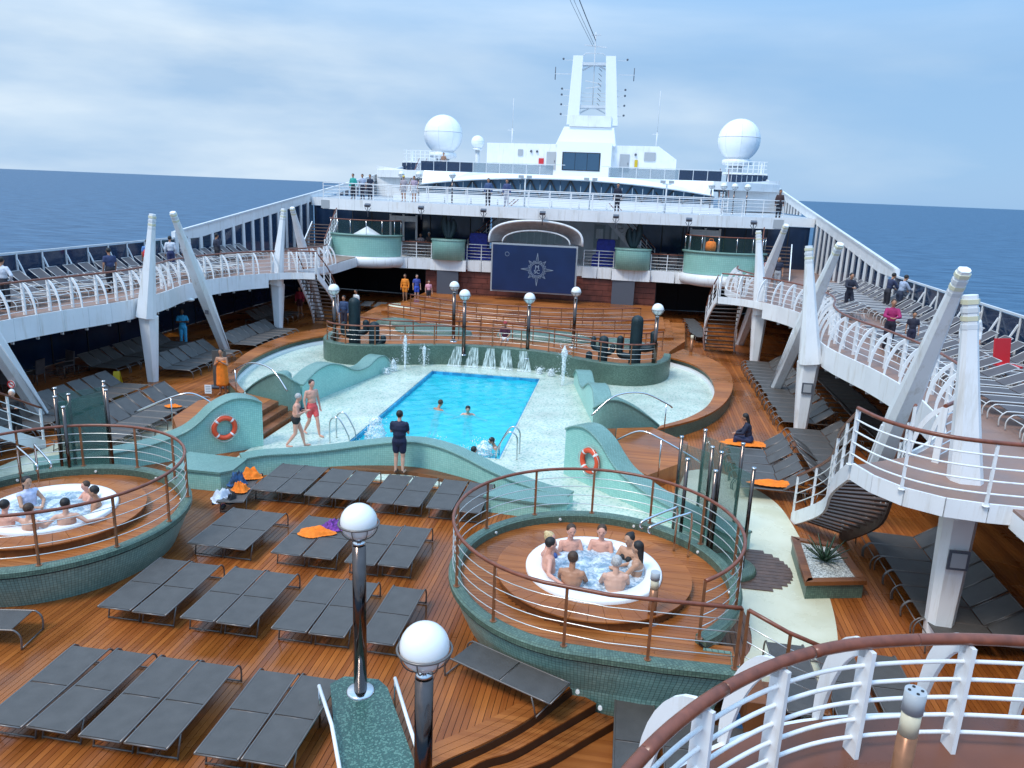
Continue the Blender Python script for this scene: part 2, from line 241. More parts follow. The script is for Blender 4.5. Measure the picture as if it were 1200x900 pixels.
# ------------------------------------------------------------------ mesh helpers
def tag(o, label=None, cat=None, group=None, kind=None):
    if label: o['label'] = label
    if cat: o['category'] = cat
    if group: o['group'] = group
    if kind: o['kind'] = kind
    return o
def wloc(p):
    v = Vector((0,0,0))
    while p is not None: v += p.location; p = p.parent
    return v
def thing(name, label, cat, loc=(0,0,0), rz=0, group=None):
    o = bpy.data.objects.new(name, None); COL.objects.link(o); o.location = loc; o.rotation_euler = (0,0,rz); o.empty_display_size = .2
    return tag(o, label, cat, group)
class MB:
    def __init__(s): s.v = []; s.f = []; s.sm = []
    def add(s, vs, fs, sm=False):
        n = len(s.v); s.v += [tuple(v) for v in vs]; s.f += [tuple(i+n for i in f) for f in fs]; s.sm += [sm]*len(fs); return s
    def box(s, c, d, rz=0, T=None):
        x,y,z = d[0]/2,d[1]/2,d[2]/2; vs = [Vector((a*x,b*y,e*z)) for a in(-1,1) for b in(-1,1) for e in(-1,1)]
        R = T or Matrix.Rotation(rz,3,'Z'); vs = [R@v+Vector(c) for v in vs]
        return s.add(vs, [(0,1,3,2),(4,6,7,5),(0,4,5,1),(2,3,7,6),(0,2,6,4),(1,5,7,3)])
    def bar(s, p, q, w, h, up=(0,0,1)):
        p,q = Vector(p),Vector(q); d = (q-p); L = d.length; d.normalize(); up = Vector(up)
        if abs(d.dot(up))>.98: up = Vector((0,1,0))
        x = d.cross(up).normalized(); z = x.cross(d).normalized(); R = Matrix((x,d,z)).transposed()
        return s.box((p+q)/2, (w,L,h), T=R)
    def tube(s, pts, r, n=8, closed=False, caps=True, sm=True):
        pts = [Vector(p) for p in pts]; k = len(pts); rs = r if isinstance(r,(list,tuple)) else [r]*k
        vs = []; prev = None
        for i,p in enumerate(pts):
            if closed: d = pts[(i+1)%k]-pts[i-1]
            else: d = pts[min(i+1,k-1)]-pts[max(i-1,0)]
            if d.length < 1e-7: d = Vector((0,0,1))
            d.normalize()
            a = prev if prev is not None else (Vector((0,0,1)) if abs(d.z)<.9 else Vector((1,0,0)))
            x = d.cross(a)
            if x.length < 1e-5: x = d.cross(Vector((1,0,0)))
            x.normalize(); y = x.cross(d).normalized(); prev = y
            for j in range(n):
                t = 2*pi*j/n; vs.append(p+(x*cos(t)+y*sin(t))*rs[i])
        fs = [(i*n+j, i*n+(j+1)%n, ((i+1)%k)*n+(j+1)%n, ((i+1)%k)*n+j) for i in range(k if closed else k-1) for j in range(n)]
        s.add(vs, fs, sm)
        if caps and not closed: s.f += [tuple(len(s.v)-k*n+j for j in range(n))[::-1], tuple(len(s.v)-n+j for j in range(n))]; s.sm += [False]*2
        return s
    def cyl(s, p, q, r, r2=None, n=12, sm=True): return s.tube([p,q], [r, r if r2 is None else r2], n, sm=sm)
    def lathe(s, c, prof, n=24, sm=True, a0=0, a1=2*pi, sx=1, sy=1):
        full = abs(a1-a0-2*pi)<1e-6; m = n if full else n+1; vs = []
        for r,z in prof:
            for j in range(m): t = a0+(a1-a0)*j/n; vs.append((c[0]+r*cos(t)*sx, c[1]+r*sin(t)*sy, c[2]+z))
        fs = [(i*m+j, i*m+(j+1)%m, (i+1)*m+(j+1)%m, (i+1)*m+j) for i in range(len(prof)-1) for j in range(n)]
        return s.add(vs, fs, sm)
    def sph(s, c, r, n=12, sm=True, sc=(1,1,1), T=None):
        h = max(4,n//2); vs = [];
        for i in range(h+1):
            a = pi*i/h
            for j in range(n):
                t = 2*pi*j/n; v = Vector((sin(a)*cos(t)*sc[0]*r, sin(a)*sin(t)*sc[1]*r, cos(a)*sc[2]*r)); v = T@v if T else v
                vs.append(v+Vector(c))
        return s.add(vs, [(i*n+j,(i+1)*n+j,(i+1)*n+(j+1)%n,i*n+(j+1)%n) for i in range(h) for j in range(n)], sm)
    def prism(s, poly, z0, z1, hole=None):
        loops = [[Vector((x,y,0)) for x,y in poly]]
        if hole: loops.append([Vector((x,y,0)) for x,y in hole])
        tris = tessellate_polygon(loops); allp = [p for l in loops for p in l]; k = len(allp)
        vs = [(p.x,p.y,z1) for p in allp]
        def up(t):
            a,b,c = (allp[i] for i in t); return t if (b-a).cross(c-a).z > 0 else t[::-1]
        fs = [up(tuple(t)) for t in tris]
        if z0 is not None:
            vs += [(p.x,p.y,z0) for p in allp]; fs += [tuple(i+k for i in f[::-1]) for f in fs[:]]
            o = 0
            for l in loops:
                m = len(l); fs += [(o+i, o+i+k, o+(i+1)%m+k, o+(i+1)%m) for i in range(m)]; o += m
        return s.add(vs, fs)
    def strip(s, A, B, sm=False):
        k = len(A); return s.add(list(A)+list(B), [(i,i+1,k+i+1,k+i) for i in range(k-1)], sm)
    def loft(s, rings, closed=True, caps=True, sm=False):
        m = len(rings[0]); vs = [v for r in rings for v in r]; k = len(rings)
        fs = [(i*m+j, i*m+(j+1)%m, (i+1)*m+(j+1)%m, (i+1)*m+j) for i in range(k-1) for j in range(m if closed else m-1)]
        s.add(vs, fs, sm)
        if caps: b = len(s.v)-k*m; s.f += [tuple(b+j for j in range(m))[::-1], tuple(b+(k-1)*m+j for j in range(m))]; s.sm += [False]*2
        return s
    def build(s, name, m, parent=None, local=False, fix=True):
        me = bpy.data.meshes.new(name)
        if parent is not None and not local: off = wloc(parent)
        elif parent is None and s.v:
            xs,ys,zs = zip(*s.v); off = Vector(((min(xs)+max(xs))/2,(min(ys)+max(ys))/2,min(zs)))
        else: off = Vector((0,0,0))
        me.from_pydata([(a-off.x,b-off.y,c-off.z) for a,b,c in s.v], [], s.f)
        me.polygons.foreach_set('use_smooth', s.sm)
        if fix:
            bm = bmesh.new(); bm.from_mesh(me); bmesh.ops.recalc_face_normals(bm, faces=bm.faces); bm.to_mesh(me); bm.free()
        me.update(); ms = m if isinstance(m, bpy.types.Material) else M[m]
        me.materials.append(ms); o = bpy.data.objects.new(name, me); COL.objects.link(o)
        if parent is not None: o.parent = parent
        else: o.location = off
        return o
def copy_tree(o, parent=None):
    c = o.copy(); COL.objects.link(c); c.parent = parent
    if parent: c.matrix_parent_inverse = o.matrix_parent_inverse.copy()
    for ch in list(o.children): copy_tree(ch, c)
    return c
def struct(name, mb, m, parent=None, **k):
    o = mb.build(name, m, parent, **k)
    if parent is None: o['kind'] = 'structure'
    return o
def cr_path(P, n=8):
    """Catmull-Rom through control points (any dimension)"""
    out = []; Q = [P[0]]+list(P)+[P[-1]]
    for i in range(1,len(Q)-2):
        a,b,c,d = Q[i-1],Q[i],Q[i+1],Q[i+2]
        for k in range(n):
            t = k/n; out.append(tuple(.5*((2*b[j])+(-a[j]+c[j])*t+(2*a[j]-5*b[j]+4*c[j]-d[j])*t*t+(-a[j]+3*b[j]-3*c[j]+d[j])*t**3) for j in range(len(b))))
    out.append(tuple(P[-1])); return out
def normals2(P):
    o = []
    for i in range(len(P)):
        a = P[max(i-1,0)]; b = P[min(i+1,len(P)-1)]; dx,dy = b[0]-a[0], b[1]-a[1]; l = hypot(dx,dy) or 1; o.append((dy/l,-dx/l))
    return o
def resample(P, step):
    P = [Vector(p) for p in P]; L = [0]
    for a,b in zip(P,P[1:]): L.append(L[-1]+(b-a).length)
    n = max(1,round(L[-1]/step)); out = []; j = 0
    for i in range(n+1):
        t = L[-1]*i/n
        while j < len(P)-2 and L[j+1] < t: j += 1
        s = (t-L[j])/max(1e-9,(L[j+1]-L[j])); out.append(P[j].lerp(P[j+1], min(1,max(0,s))))
    return out
def arc(c, r, a0, a1, n=32, z=None, sy=1):
    o = []
    for i in range(n+1):
        t = radians(a0+(a1-a0)*i/n); p = (c[0]+r*cos(t), c[1]+r*sin(t)*sy); o.append(p if z is None else (*p, z))
    return o
def offset(P, d): return [(p[0]+n[0]*d, p[1]+n[1]*d, *p[2:]) for p,n in zip(P, normals2(P))]
def ORD(i): return ['first','second','third','fourth','fifth','sixth','seventh','eighth','ninth','tenth','eleventh','twelfth','thirteenth','fourteenth','fifteenth','sixteenth','seventeenth','eighteenth','nineteenth','twentieth','twenty-first','twenty-second','twenty-third','twenty-fourth','twenty-fifth','twenty-sixth','twenty-seventh','twenty-eighth','twenty-ninth','thirtieth'][i]
ALL_RAILS = []
def railing(path, label, h=1.05, wires=3, step=1.2, post='bronze', top='rail', wire='wire', group=None, pr=.03, tr=.035, flat=True, name='railing', wr=.010, posts_at=None, w0=None):
    """path: 3D base points. Posts stand on the path, handrail on top, wires between"""
    P = [Vector(p) for p in path]
    root = thing(name, label, 'railing', tuple(P[0]), group=group)
    MB().tube([p+Vector((0,0,h)) for p in P], tr, 8).build('handrail', top, root)
    for k in range(wires):
        z = h*(k+1)/(wires+1) if w0 is None else w0+(h-w0)*k/wires
        MB().tube([p+Vector((0,0,z)) for p in P], wr, 5).build('wire' if wr < .013 else 'rail_bar', wire, root)
    base = MB()
    if flat: base.box((0,0,h/2),(.05,.03,h)).box((0,.012,h*.6),(.03,.03,h*.8))
    else: base.cyl((0,0,0),(0,0,h),pr,n=8)
    base.cyl((0,0,0),(0,0,.012),.06,n=8)
    me = None
    for p in resample(P, step):
        if me is None: o = base.build('post', post, root, local=True); me = o
        else: o = me.copy(); COL.objects.link(o)
        o.location = p-P[0]
    return root
# ================================================================== SETTING
# sea: one sheet out to the horizon, 26 m below the pool deck
rg = [0,60,120,240,500,1000,2500,6000,15000,40000,90000]; mb = MB(); mb.lathe((0,0,-26), [(max(r,.01),0) for r in rg], 96, sm=False); struct('sea', mb, 'sea')
# hull sides and closed deck edges (below the side decks)
POOL = [(-2.30,21.7),(2.62,21.7),(2.55,32.3),(-2.28,32.3)]
def deck_y0(x):
    pts = [(-30,3),(3.1,3),(3.2,8.45),(3.9,9.28),(4.55,9.95),(5.14,10.68),(5.7,11.7),(6.2,12.4),(8.2,12.2),(8.5,10.7),(18.3,10.7)]
    for (a,b),(c,d) in zip(pts,pts[1:]):
        if a <= x <= c: return b+(d-b)*(x-a)/max(1e-6,c-a)
    return 10.7
dk = [(-18.2,3),(3.2,3),(3.3,8.2),(3.9,9.0),(4.55,9.65),(5.14,10.35),(5.7,11.3),(6.2,12.2),(8.2,12.2),(8.5,10.7),(18.2,10.7),(18.2,60),(-18.2,60)]
struct('pool_deck', MB().prism(dk, -.035, -.016, hole=POOL[::-1]), 'caulk')
# teak planks laid fore and aft, joints recessed (narrower than 10 px each: one joined piece)
mb = MB(); x = -18.0; pw = .1
INNER = [(7.55,25.2),(8.55,26.5),(9.36,28.4),(9.85,31),(9.8,33.8),(9.2,35.8),(8.1,37.0)]
def splash_half(y):
    if y < 19.6 or y > 36.2: return 0
    if y < 25.2: return 4.9
    for (a,b),(c,d) in zip(INNER,INNER[1:]):
        if b <= y <= d: return (a+(c-a)*(y-b)/(d-b))-.05
    return 8.0
while x < 18:
    y0 = deck_y0(x+.05); segs = []
    ys = [y0+i*.3 for i in range(int((56-y0)/.3)+1)]
    keep = [yy for yy in ys if abs(x) >= splash_half(yy)]
    run = []
    for yy in keep:
        if run and yy-run[-1] > .31: segs.append((run[0],run[-1])); run = []
        run.append(yy)
    if run: segs.append((run[0],run[-1]))
    for a,b in segs:
        if b-a < .3: continue
        c = a
        while c < b:
            L = min(b-c, 2.2+random.random()*2.2)
            if b-c-L < .5: L = b-c
            dz = random.uniform(-.0015,.0015)
            mb.box((x+pw/2, c+L/2, -.006+dz), (pw-.009, L-.006, .012)); c += L
    x += pw
pl = mb.build('deck_planks', 'deck', fix=False); pl['kind'] = 'stuff'; tag(pl, 'narrow wet teak planks laid fore and aft over the pool deck', 'planks')
# lower deck in the near right corner
struct('lower_deck', MB().prism([(2.9,0),(18,0),(18,10.69),(8.5,10.69),(8.3,12.2),(6.3,12.2),(5.4,11.3),(3,8)], -.60, -.51), 'deckr')
# shallow splash area
def mirror(P): return [(-x,*r) for x,*r in P][::-1]
sp = [(4.9,19.2),(4.9,25.6)]+INNER+mirror(INNER)+[(-4.9,25.6),(-4.9,19.2)]
struct('splash_floor', MB().prism(sp, -.01, .05, hole=POOL[::-1]), 'pooldeck')
struct('splash_floor', MB().prism([(4.901,21.2),(8.2,17.9),(8.2,15.6),(4.901,15.6)], -.012, .05), 'pooldeck')
t = thing('swimming_pool', 'long blue rectangular swimming pool sunk in the cream mosaic floor', 'swimming pool', (0,27,0))
MB().prism([(a*1.001,b) for a,b in POOL], -1.55, -1.45).build('pool_floor', 'poolfloor', t)
for i in range(4):
    a,b = POOL[i],POOL[(i+1)%4]; d = Vector((b[0]-a[0],b[1]-a[1],0)).normalized(); nrm = Vector((d.y,-d.x,0))
    A0,B0 = Vector((*a,0))-nrm*.02, Vector((*b,0))-nrm*.02
    MB().bar(A0+Vector((0,0,-.18)),B0+Vector((0,0,-.18)),.06,.42).build('tile_border','poolside',t)
    MB().bar(A0+Vector((0,0,-.92)),B0+Vector((0,0,-.92)),.05,1.05).build('pool_wall','poolfloor',t)
    MB().bar(Vector((*a,.057))+nrm*.03,Vector((*b,.057))+nrm*.03,.06,.012).build('coping','pooldeck',t)
mb = MB(); n1,n2 = 24,50
mb.v = [(-2.28+4.86*i/n1, 21.72+10.56*j/n2, -.10+.012*sin(i*1.3+j*.9)+.010*sin(j*1.7-i)) for j in range(n2+1) for i in range(n1+1)]
mb.f = [(j*(n1+1)+i,j*(n1+1)+i+1,(j+1)*(n1+1)+i+1,(j+1)*(n1+1)+i) for j in range(n2) for i in range(n1)]; mb.sm = [True]*len(mb.f)
mb.build('water', 'poolwater', t)
def ladder(x, y, rz, label):
    t = thing('pool_ladder', label, 'pool ladder', (x,y,.05), rz)
    for s in (-.28,.28):
        P = [(s,-.28,0),(s,-.28,.45),(s,-.25,.72),(s,-.12,.85),(s,.05,.80),(s,.28,.40),(s,.36,.1),(s,.38,-.9)]
        MB().tube(cr_path(P,4),.024,8).build('handrail','chrome',t,local=True)
    for k in range(3): MB().box((0,.38,-.25-.28*k),(.56,.09,.03)).build('rung','chrome',t,local=True)
ladder(-2.52,21.95+.1,radians(-90),'chrome pool ladder at the near left corner of the pool')
ladder(2.85,21.9+.2,radians(90),'chrome pool ladder at the near right corner of the pool')
# ---- raised wooden ring seat round the splash area, one on each side
OUT = [(7.35,24.85),(8.8,26.5),(9.85,28.6),(10.55,31.4),(10.75,34.3),(10.3,37.0),(9.0,39.2)]
INN = [(7.5,25.3),(8.5,26.6),(9.32,28.45),(9.8,31),(9.75,33.8),(9.15,35.8),(8.1,37.0)]
for sgn,side in ((-1,'left'),(1,'right')):
    t = thing('ring_bench', f'curved varnished wooden bench rim round the {side} lobe of the splash pool', 'curved bench', (sgn*9,30,0))
    o = [(sgn*p[0],p[1]) for p in cr_path(OUT,8)]; i_ = [(sgn*p[0],p[1]) for p in cr_path(INN,8)]
    k = len(o)
    for q in range(0,k-1,2):                                                # segments of the seat, fine joints between
        e = min(q+2,k-1); f = .985
        P = [o[j] for j in range(q,e+1)]; Q = [i_[j] for j in range(q,e+1)]
        P[-1] = tuple(P[-1][c]*f+P[-2][c]*(1-f) for c in (0,1)); Q[-1] = tuple(Q[-1][c]*f+Q[-2][c]*(1-f) for c in (0,1))
        MB().prism(P+Q[::-1], .40, .47).build('seat_segment','deckr',t)
    oo = [(a[0]*.988+b[0]*.012,a[1]*.988+b[1]*.012) for a,b in zip(o,i_)]; ii = [(a[0]*.90+b[0]*.10,a[1]*.90+b[1]*.10) for a,b in zip(i_,o)]
    MB().prism(oo+ii[::-1], 0, .40).build('base_wall','green',t)
    rim = [(a[0]*1.04-b[0]*.04,a[1]*1.04-b[1]*.04) for a,b in zip(i_,o)]
    MB().prism(rim+ii[::-1], .0, .20).build('white_rim','white2',t)
# ---- wavy tiled walls
def wave_wall(P, thick, label, sgn=1, face='aqua', capm='cap', capo=.05, capt=.06, side=1, cat='wavy wall', z0=-.0, coping=None, name='wavy_wall'):
    """P: (x,y,top z); thickness goes to the right of travel when side=1"""
    Q = cr_path(P,7); N2 = normals2(Q); A = [(p[0],p[1]) for p in Q]; B = [(p[0]+n[0]*thick*side,p[1]+n[1]*thick*side) for p,n in zip(Q,N2)]
    A = [(sgn*x,y) for x,y in A]; B = [(sgn*x,y) for x,y in B]; Z = [p[2] for p in Q]
    t = thing(name, label, cat, (A[0][0],A[0][1],0))
    rings = [[(a[0],a[1],z0),(a[0],a[1],z-capt),(b[0],b[1],z-capt),(b[0],b[1],z0)] for a,b,z in zip(A,B,Z)]
    MB().loft(rings).build('tiled_face', face, t)
    rings = []
    for a,b,z in zip(A,B,Z):
        d = Vector((b[0]-a[0],b[1]-a[1])).normalized(); a2 = (a[0]-d.x*capo,a[1]-d.y*capo); b2 = (b[0]+d.x*capo,b[1]+d.y*capo)
        rings.append([(a2[0],a2[1],z-capt),(a2[0],a2[1],z-.02),(a2[0]+d.x*.03,a2[1]+d.y*.03,z),(b2[0]-d.x*.03,b2[1]-d.y*.03,z),(b2[0],b2[1],z-.02),(b2[0],b2[1],z-capt)])
    MB().loft(rings, sm=False).build('cap', capm, t)
    return t
dA = Vector((-1,-.95)).normalized()
def Apt(d, z): return (-4.63+dA.x*d, 21.0+dA.y*d, z)
PA = [Apt(0,1.45),Apt(.3,1.6),Apt(.7,1.68),Apt(1.05,1.62),Apt(1.45,1.42),Apt(1.8,1.12),Apt(2.2,.86),Apt(2.75,.70),Apt(3.5,.56),Apt(4.6,.5),Apt(6.0,.48)]
PB = [(-7.45,25.3,.50),(-7.02,25.15,.85),(-6.5,25.0,1.18),(-6.05,24.85,1.38),(-5.7,24.8,1.38),(-5.42,24.85,1.18),(-5.22,25.05,.98)]
PC = [(-5.26,25.3,.90),(-5.15,26.28,1.20),(-4.98,27.16,1.28),(-4.81,27.97,1.08),(-4.62,28.94,.68),(-4.44,29.85,.62),(-4.27,30.68,.85),(-4.15,31.3,.80),(-4.05,31.8,.45)]
for sgn,side in ((1,'left'),(-1,'right')):
    wave_wall(PA,.55,f'tall wavy aqua tiled wall carrying the {side} orange lifebuoy',sgn)
    wave_wall(PB,.35,f'low humped grey teal wall beside the {side} pool steps',sgn,face='cap',side=-1)
    wave_wall(PC,.55,f'double humped aqua wall along the {side} edge of the splash floor',sgn,side=-1)
    # steps between the two walls
    t = thing('pool_steps', f'wooden steps down to the splash floor on the {side} side', 'steps', (-5.8*sgn,23,0))
    for k in range(3):
        d0 = .05+k*.34; zz = .17+.17*k
        c0 = Vector((-4.95,21.4+.12))+Vector((-1,-.95)).normalized()*d0
        lo = [(-5.0-.33*k,21.75-.33*k*.3),(-5.02-.33*k,24.3-.02*k),(-5.36-.33*k,24.4),(-5.34-.33*k,21.5-.33*k*.3)]
        MB().prism([(sgn*x,y) for x,y in lo], 0, zz).build('step','woodstep',t)
    lo = [(-6.02,21.2),(-6.05,24.45),(-7.2,24.9),(-8.3,23.6),(-8.0,21.6),(-7.0,20.3)]
    MB().prism([(sgn*x,y) for x,y in lo], 0, .5).build('landing','deckr',t)
    for h0 in ([(-5.2,23.95,1.0),(-5.9,24.3,1.62),(-6.8,24.6,1.72),(-7.6,24.9,1.35),(-7.8,25.0,1.2)],[(-6.1,20.9,1.25),(-6.7,20.7,1.62),(-7.3,20.5,1.5),(-8.4,20.3,1.0)]):
        MB().tube([(sgn*x,y,z) for x,y,z in cr_path(h0,6)],.026,8).build('handrail','chrome',t)
        a = h0[-2]; MB().cyl((sgn*a[0],a[1],.4),(sgn*a[0],a[1],a[2]),.02,n=8).build('rail_support','chrome',t)
# low wave wall between the sunbeds and the pool
PBN = [(-4.0,18.5,.58),(-3.5,18.85,.62),(-2.7,19.3,.60),(-1.9,19.7,.64),(-1.1,20.0,.74),(-.2,20.2,.86),(.5,20.25,.90),(1.2,20.1,.86),(1.9,19.8,.76),(2.7,19.35,.62),(3.4,18.95,.55),(4.2,18.6,.48),(4.95,18.35,.45)]
wave_wall(PBN,.42,'long low wavy tiled wall between the sunbeds and the pool',1,side=-1,face='aqua')
t = thing('corner_bench', 'low tiled corner block beside the left whirlpool platform', 'tiled bench', (-4.8,17.9,0))
cb_ = [(-5.6,18.6),(-5.5,17.45),(-4.05,17.45),(-3.85,17.7),(-3.9,18.5)]
MB().prism(cb_,0,.50).build('tiled_face','aqua',t); MB().prism([(-5.65,18.65),(-5.55,17.40),(-4.03,17.40),(-3.80,17.66),(-3.86,18.55)],.50,.56).build('cap','cap',t)
t = thing('corner_bench', 'low tiled corner block at the right end of the long wavy wall', 'tiled bench', (4.4,17.8,0))
MB().prism([(2.9,17.9),(4.6,17.75),(4.98,17.95),(4.98,18.3),(3.3,18.95)],0,.40).build('tiled_face','aqua',t); MB().prism([(2.86,17.86),(4.6,17.7),(5.03,17.93),(5.03,18.27),(4.2,18.5),(3.3,18.9)],.40,.46).build('cap','cap',t)
t = thing('wood_step', 'long narrow wooden step at the foot of the low wavy wall', 'step', (0,19.5,0))
st = cr_path([(-2.6,19.2),(-1.2,19.85),(.4,20.15),(1.8,19.75),(3.1,19.05)],6)
MB().prism(st+offset(st,.42)[::-1],0,.15).build('tread','woodstep',t)
def lifebuoy(c, nrm, label):
    nrm = Vector(nrm).normalized(); t = thing('lifebuoy', label, 'lifebuoy', c); u = Vector((0,0,1)); x = nrm.cross(u).normalized()
    cc = Vector(c)
    MB().tube([cc+(x*cos(a)+u*sin(a))*.30 for a in [2*pi*i/36 for i in range(36)]],.075,10,closed=True).build('float_ring','ring',t)
    for k in range(4):
        a0 = pi/4+k*pi/2; MB().tube([cc+(x*cos(a)+u*sin(a))*.30 for a in [a0-.09+.18*i/4 for i in range(5)]],.079,10).build('white_band','white',t)
    MB().tube([cc+(x*cos(a)+u*sin(a))*(.40+.02*sin(4*a+pi/2))+nrm*.05 for a in [2*pi*i/40 for i in range(40)]],.009,5,closed=True).build('grab_rope','wire',t)
nA = Vector((dA.y,-dA.x,0)); nA = nA if nA.y < 0 else -nA
for sgn,side in ((1,'left'),(-1,'right')):
    c_ = Vector((sgn*(-4.63+dA.x*1.15),21.0+dA.y*1.15,.82))
    lifebuoy(c_+Vector((sgn*.069,-.072,0)), (sgn*.69,-.72,0), f'orange lifebuoy with white bands hung on the {side} aqua wall')
# ================================================================== WHIRLPOOLS
def whirlpool(sgn, side):
    cx, cy = 5.85*sgn, 13.7
    def mp(P): return [(sgn*(p[0]),*p[1:]) for p in P]
    C = (5.85,13.7)
    t = thing('whirlpool_platform', f'round raised {side} whirlpool platform with teal tiled wall and teak floor', 'platform', (cx,cy,0))
    outer = arc(C,2.88,-45,270,60)+[(7.1,10.78),(8.3,10.82),(8.35,11.65)]
    inner = arc(C,2.60,-45,270,60)+[(7.1,11.06),(8.3,11.1),(8.3,11.6)]
    def inset(P,d):
        o_ = offset(P,-d) if False else [((p[0]-5.85)*(1-d/3)+5.85,(p[1]-13.7)*(1-d/3)+13.7) if p[0]<6.6 or p[1]>12 else (p[0]-d*.6,p[1]+d*.9*(1 if p[1]<11.3 else -1)) for p in P]; return o_
    ro = [(5.85+(x-5.85)*.965,13.7+(y-13.7)*.985) for x,y in outer]
    w_ = MB().loft([[(*q,z) for q in mp(inset(ro,d))] for z,d in ((-.60,.52),(0,.36),(.4,.17),(.76,.03))],caps=False).build('tiled_wall','teal',t); w_['_uvc'] = (cx,cy,2.7)
    rimA = [(5.85+(x-5.85)*.972,y) for x,y in arc(C,2.88,-45,270,60)]+[(7.1,10.78),(8.3,10.82)]; rimB = arc(C,2.58,-45,270,60)+[(7.1,11.06),(8.3,11.1)]
    rings = []
    for a,b in zip(mp(rimA),mp(rimB)):
        d = Vector((b[0]-a[0],b[1]-a[1])); rings.append([(a[0],a[1],.775),(a[0],a[1],.87),(a[0]+d.x*.2,a[1]+d.y*.2,.9),(b[0]-d.x*.2,b[1]-d.y*.2,.9),(b[0],b[1],.87),(b[0],b[1],.70)])
    w_ = MB().loft(rings,sm=False).build('curb','green',t); w_['_uvc'] = (cx,cy,2.9)
    MB().loft([[(a[0]+(cx-a[0])*.006,a[1]+(cy-a[1])*.006,z) for z in (.745,.774)]+[(a[0]+(cx-a[0])*.05,a[1]+(cy-a[1])*.05,z) for z in (.774,.745)] for a in mp(rimA)]).build('painted_shade_strip','gap',t)  # dark strip imitating the shade under the overhanging curb
    # teak floor in boards
    MB().prism(mp(inner), .622, .70).build('floor_bed','caulk',t)
    fl = MB(); y = 11.08
    while y < 16.45:
        hw = sqrt(max(0,2.60**2-(y+.05-13.7)**2)); x0,x1 = 5.85-hw, 5.85+hw
        if y < 11.85: x1 = 8.3; x0 = 5.85-hw if hw > .3 else 5.85
        cut = [(x0,x1)]
        hc = 1.83**2-(y+.05-13.7)**2
        if hc > 0: hc = sqrt(hc); cut = [(x0,5.85-hc),(5.85+hc,x1)]
        for a,b in cut:
            while b-a > .1:
                L = min(b-a, 1.6+random.random()); fl.box((sgn*(a+L/2), y+.05, .706), (L-.006,.092,.014)); a += L
        y += .1
    o = fl.build('floor_planks','deckr',t,fix=False); o['kind'] = 'stuff'
    # raised step round the tub, cut into wedge boards
    MB().lathe((cx,cy,.70),[(1.84,0),(1.84,.17)],48).build('step_riser','woodstep',t)
    for k in range(36):
        a0,a1 = 10*k+.12,10*k+9.88; P = arc((cx,cy),1.88,a0,a1,3); Qq = arc((cx,cy),1.24,a0,a1,3); MB().prism(P+Qq[::-1],.872,.90).build('step_board','deckr',t)
    MB().lathe((cx,cy,0),[(.985,.93),(1.0,.965),(1.03,.98),(1.26,.985),(1.295,.98),(1.315,.955),(1.315,.90)],64).build('tub_rim','white2',t)
    MB().lathe((cx,cy,0),[(.985,.935),(.97,.90),(.90,.70),(.88,.42),(.5,.36),(.01,.35)],48).build('tub_shell','white2',t)
    mb = MB(); n = 40; vs = [(cx,cy,.925)]; rngs = 12
    for i in range(1,rngs+1):
        for j in range(n):
            r = .985*i/rngs; a = 2*pi*j/n; vs.append((cx+r*cos(a),cy+r*sin(a),.925+(random.uniform(-.016,.020) if i<rngs else 0)))
    fs = [(0,1+j,1+(j+1)%n) for j in range(n)]+[(1+(i-1)*n+j,1+i*n+j,1+i*n+(j+1)%n,1+(i-1)*n+(j+1)%n) for i in range(1,rngs) for j in range(n)]
    mb.add(vs,fs,True); mb.build('bubbling_water','tubwater',t)
    for k in range(9):
        a = radians(-40+300*k/8); MB().cyl((cx+sgn*cos(a)*2.59,cy+sin(a)*2.59,.80),(cx+sgn*cos(a)*2.55,cy+sin(a)*2.55,.80),.03,n=8).build('recessed_lamp','bulb',t)
    # outer steps at the exit
    for k in range(3): MB().box((sgn*(8.55+.32*k),11.15,.27-.16*k+.0),(.30,.95,.54-.32*k*.5)).build('exit_step','woodstep',t)
    path = [(*p,.90) for p in arc(C,2.73,-47,255,52)]+[(6.2,10.90,.90),(7.1,10.92,.90),(8.2,10.96,.90)]
    railing([(sgn*x,y,z) for x,y,z in path], f'curved bronze railing with varnished handrail round the {side} whirlpool', h=1.05, wires=4, step=1.38, wr=.0095)
    railing([(sgn*x,y,z) for x,y,z in [(8.3,10.96,.88),(8.9,10.9,.62),(9.6,10.82,.42)]], f'short bronze railing sloping down from the {side} whirlpool exit', h=1.05, wires=3, step=.75)
    g = thing('grab_rail', f'bent chrome grab rail at the back of the {side} whirlpool', 'grab rail', (cx+sgn*1.5,cy+1.55,.7))
    for dx,dy in ((0,0),(.28,-.22)):
        P = [(cx+sgn*(1.62+dx),cy+1.58+dy,.7),(cx+sgn*(1.62+dx),cy+1.58+dy,1.62),(cx+sgn*(1.5+dx*.9),cy+1.48+dy,1.70),(cx+sgn*(.95+dx*.6),cy+1.18+dy,1.52),(cx+sgn*(.86+dx*.6),cy+1.14+dy,1.42),(cx+sgn*(.92+dx*.6),cy+1.16+dy,1.34)]
        MB().tube(cr_path(P,4),.024,8).build('handrail','chrome',g)
    bl = thing('bollard_light', f'wood clad bollard light on the {side} whirlpool platform', 'bollard light', (cx+sgn*1.1,cy-1.38,.7))
    b0 = (cx+sgn*1.1,cy-1.38)
    MB().cyl((*b0,.7),(*b0,1.38),.075,n=16).build('post','bronze',bl); MB().cyl((*b0,1.38),(*b0,1.56),.073,n=16).build('lens','amber',bl)
    MB().cyl((*b0,1.56),(*b0,1.70),.082,n=16).build('steel_cap','vent',bl); MB().cyl((*b0,.70),(*b0,.73),.12,n=16).build('base_plate','chrome',bl)
whirlpool(1,'right'); whirlpool(-1,'left')
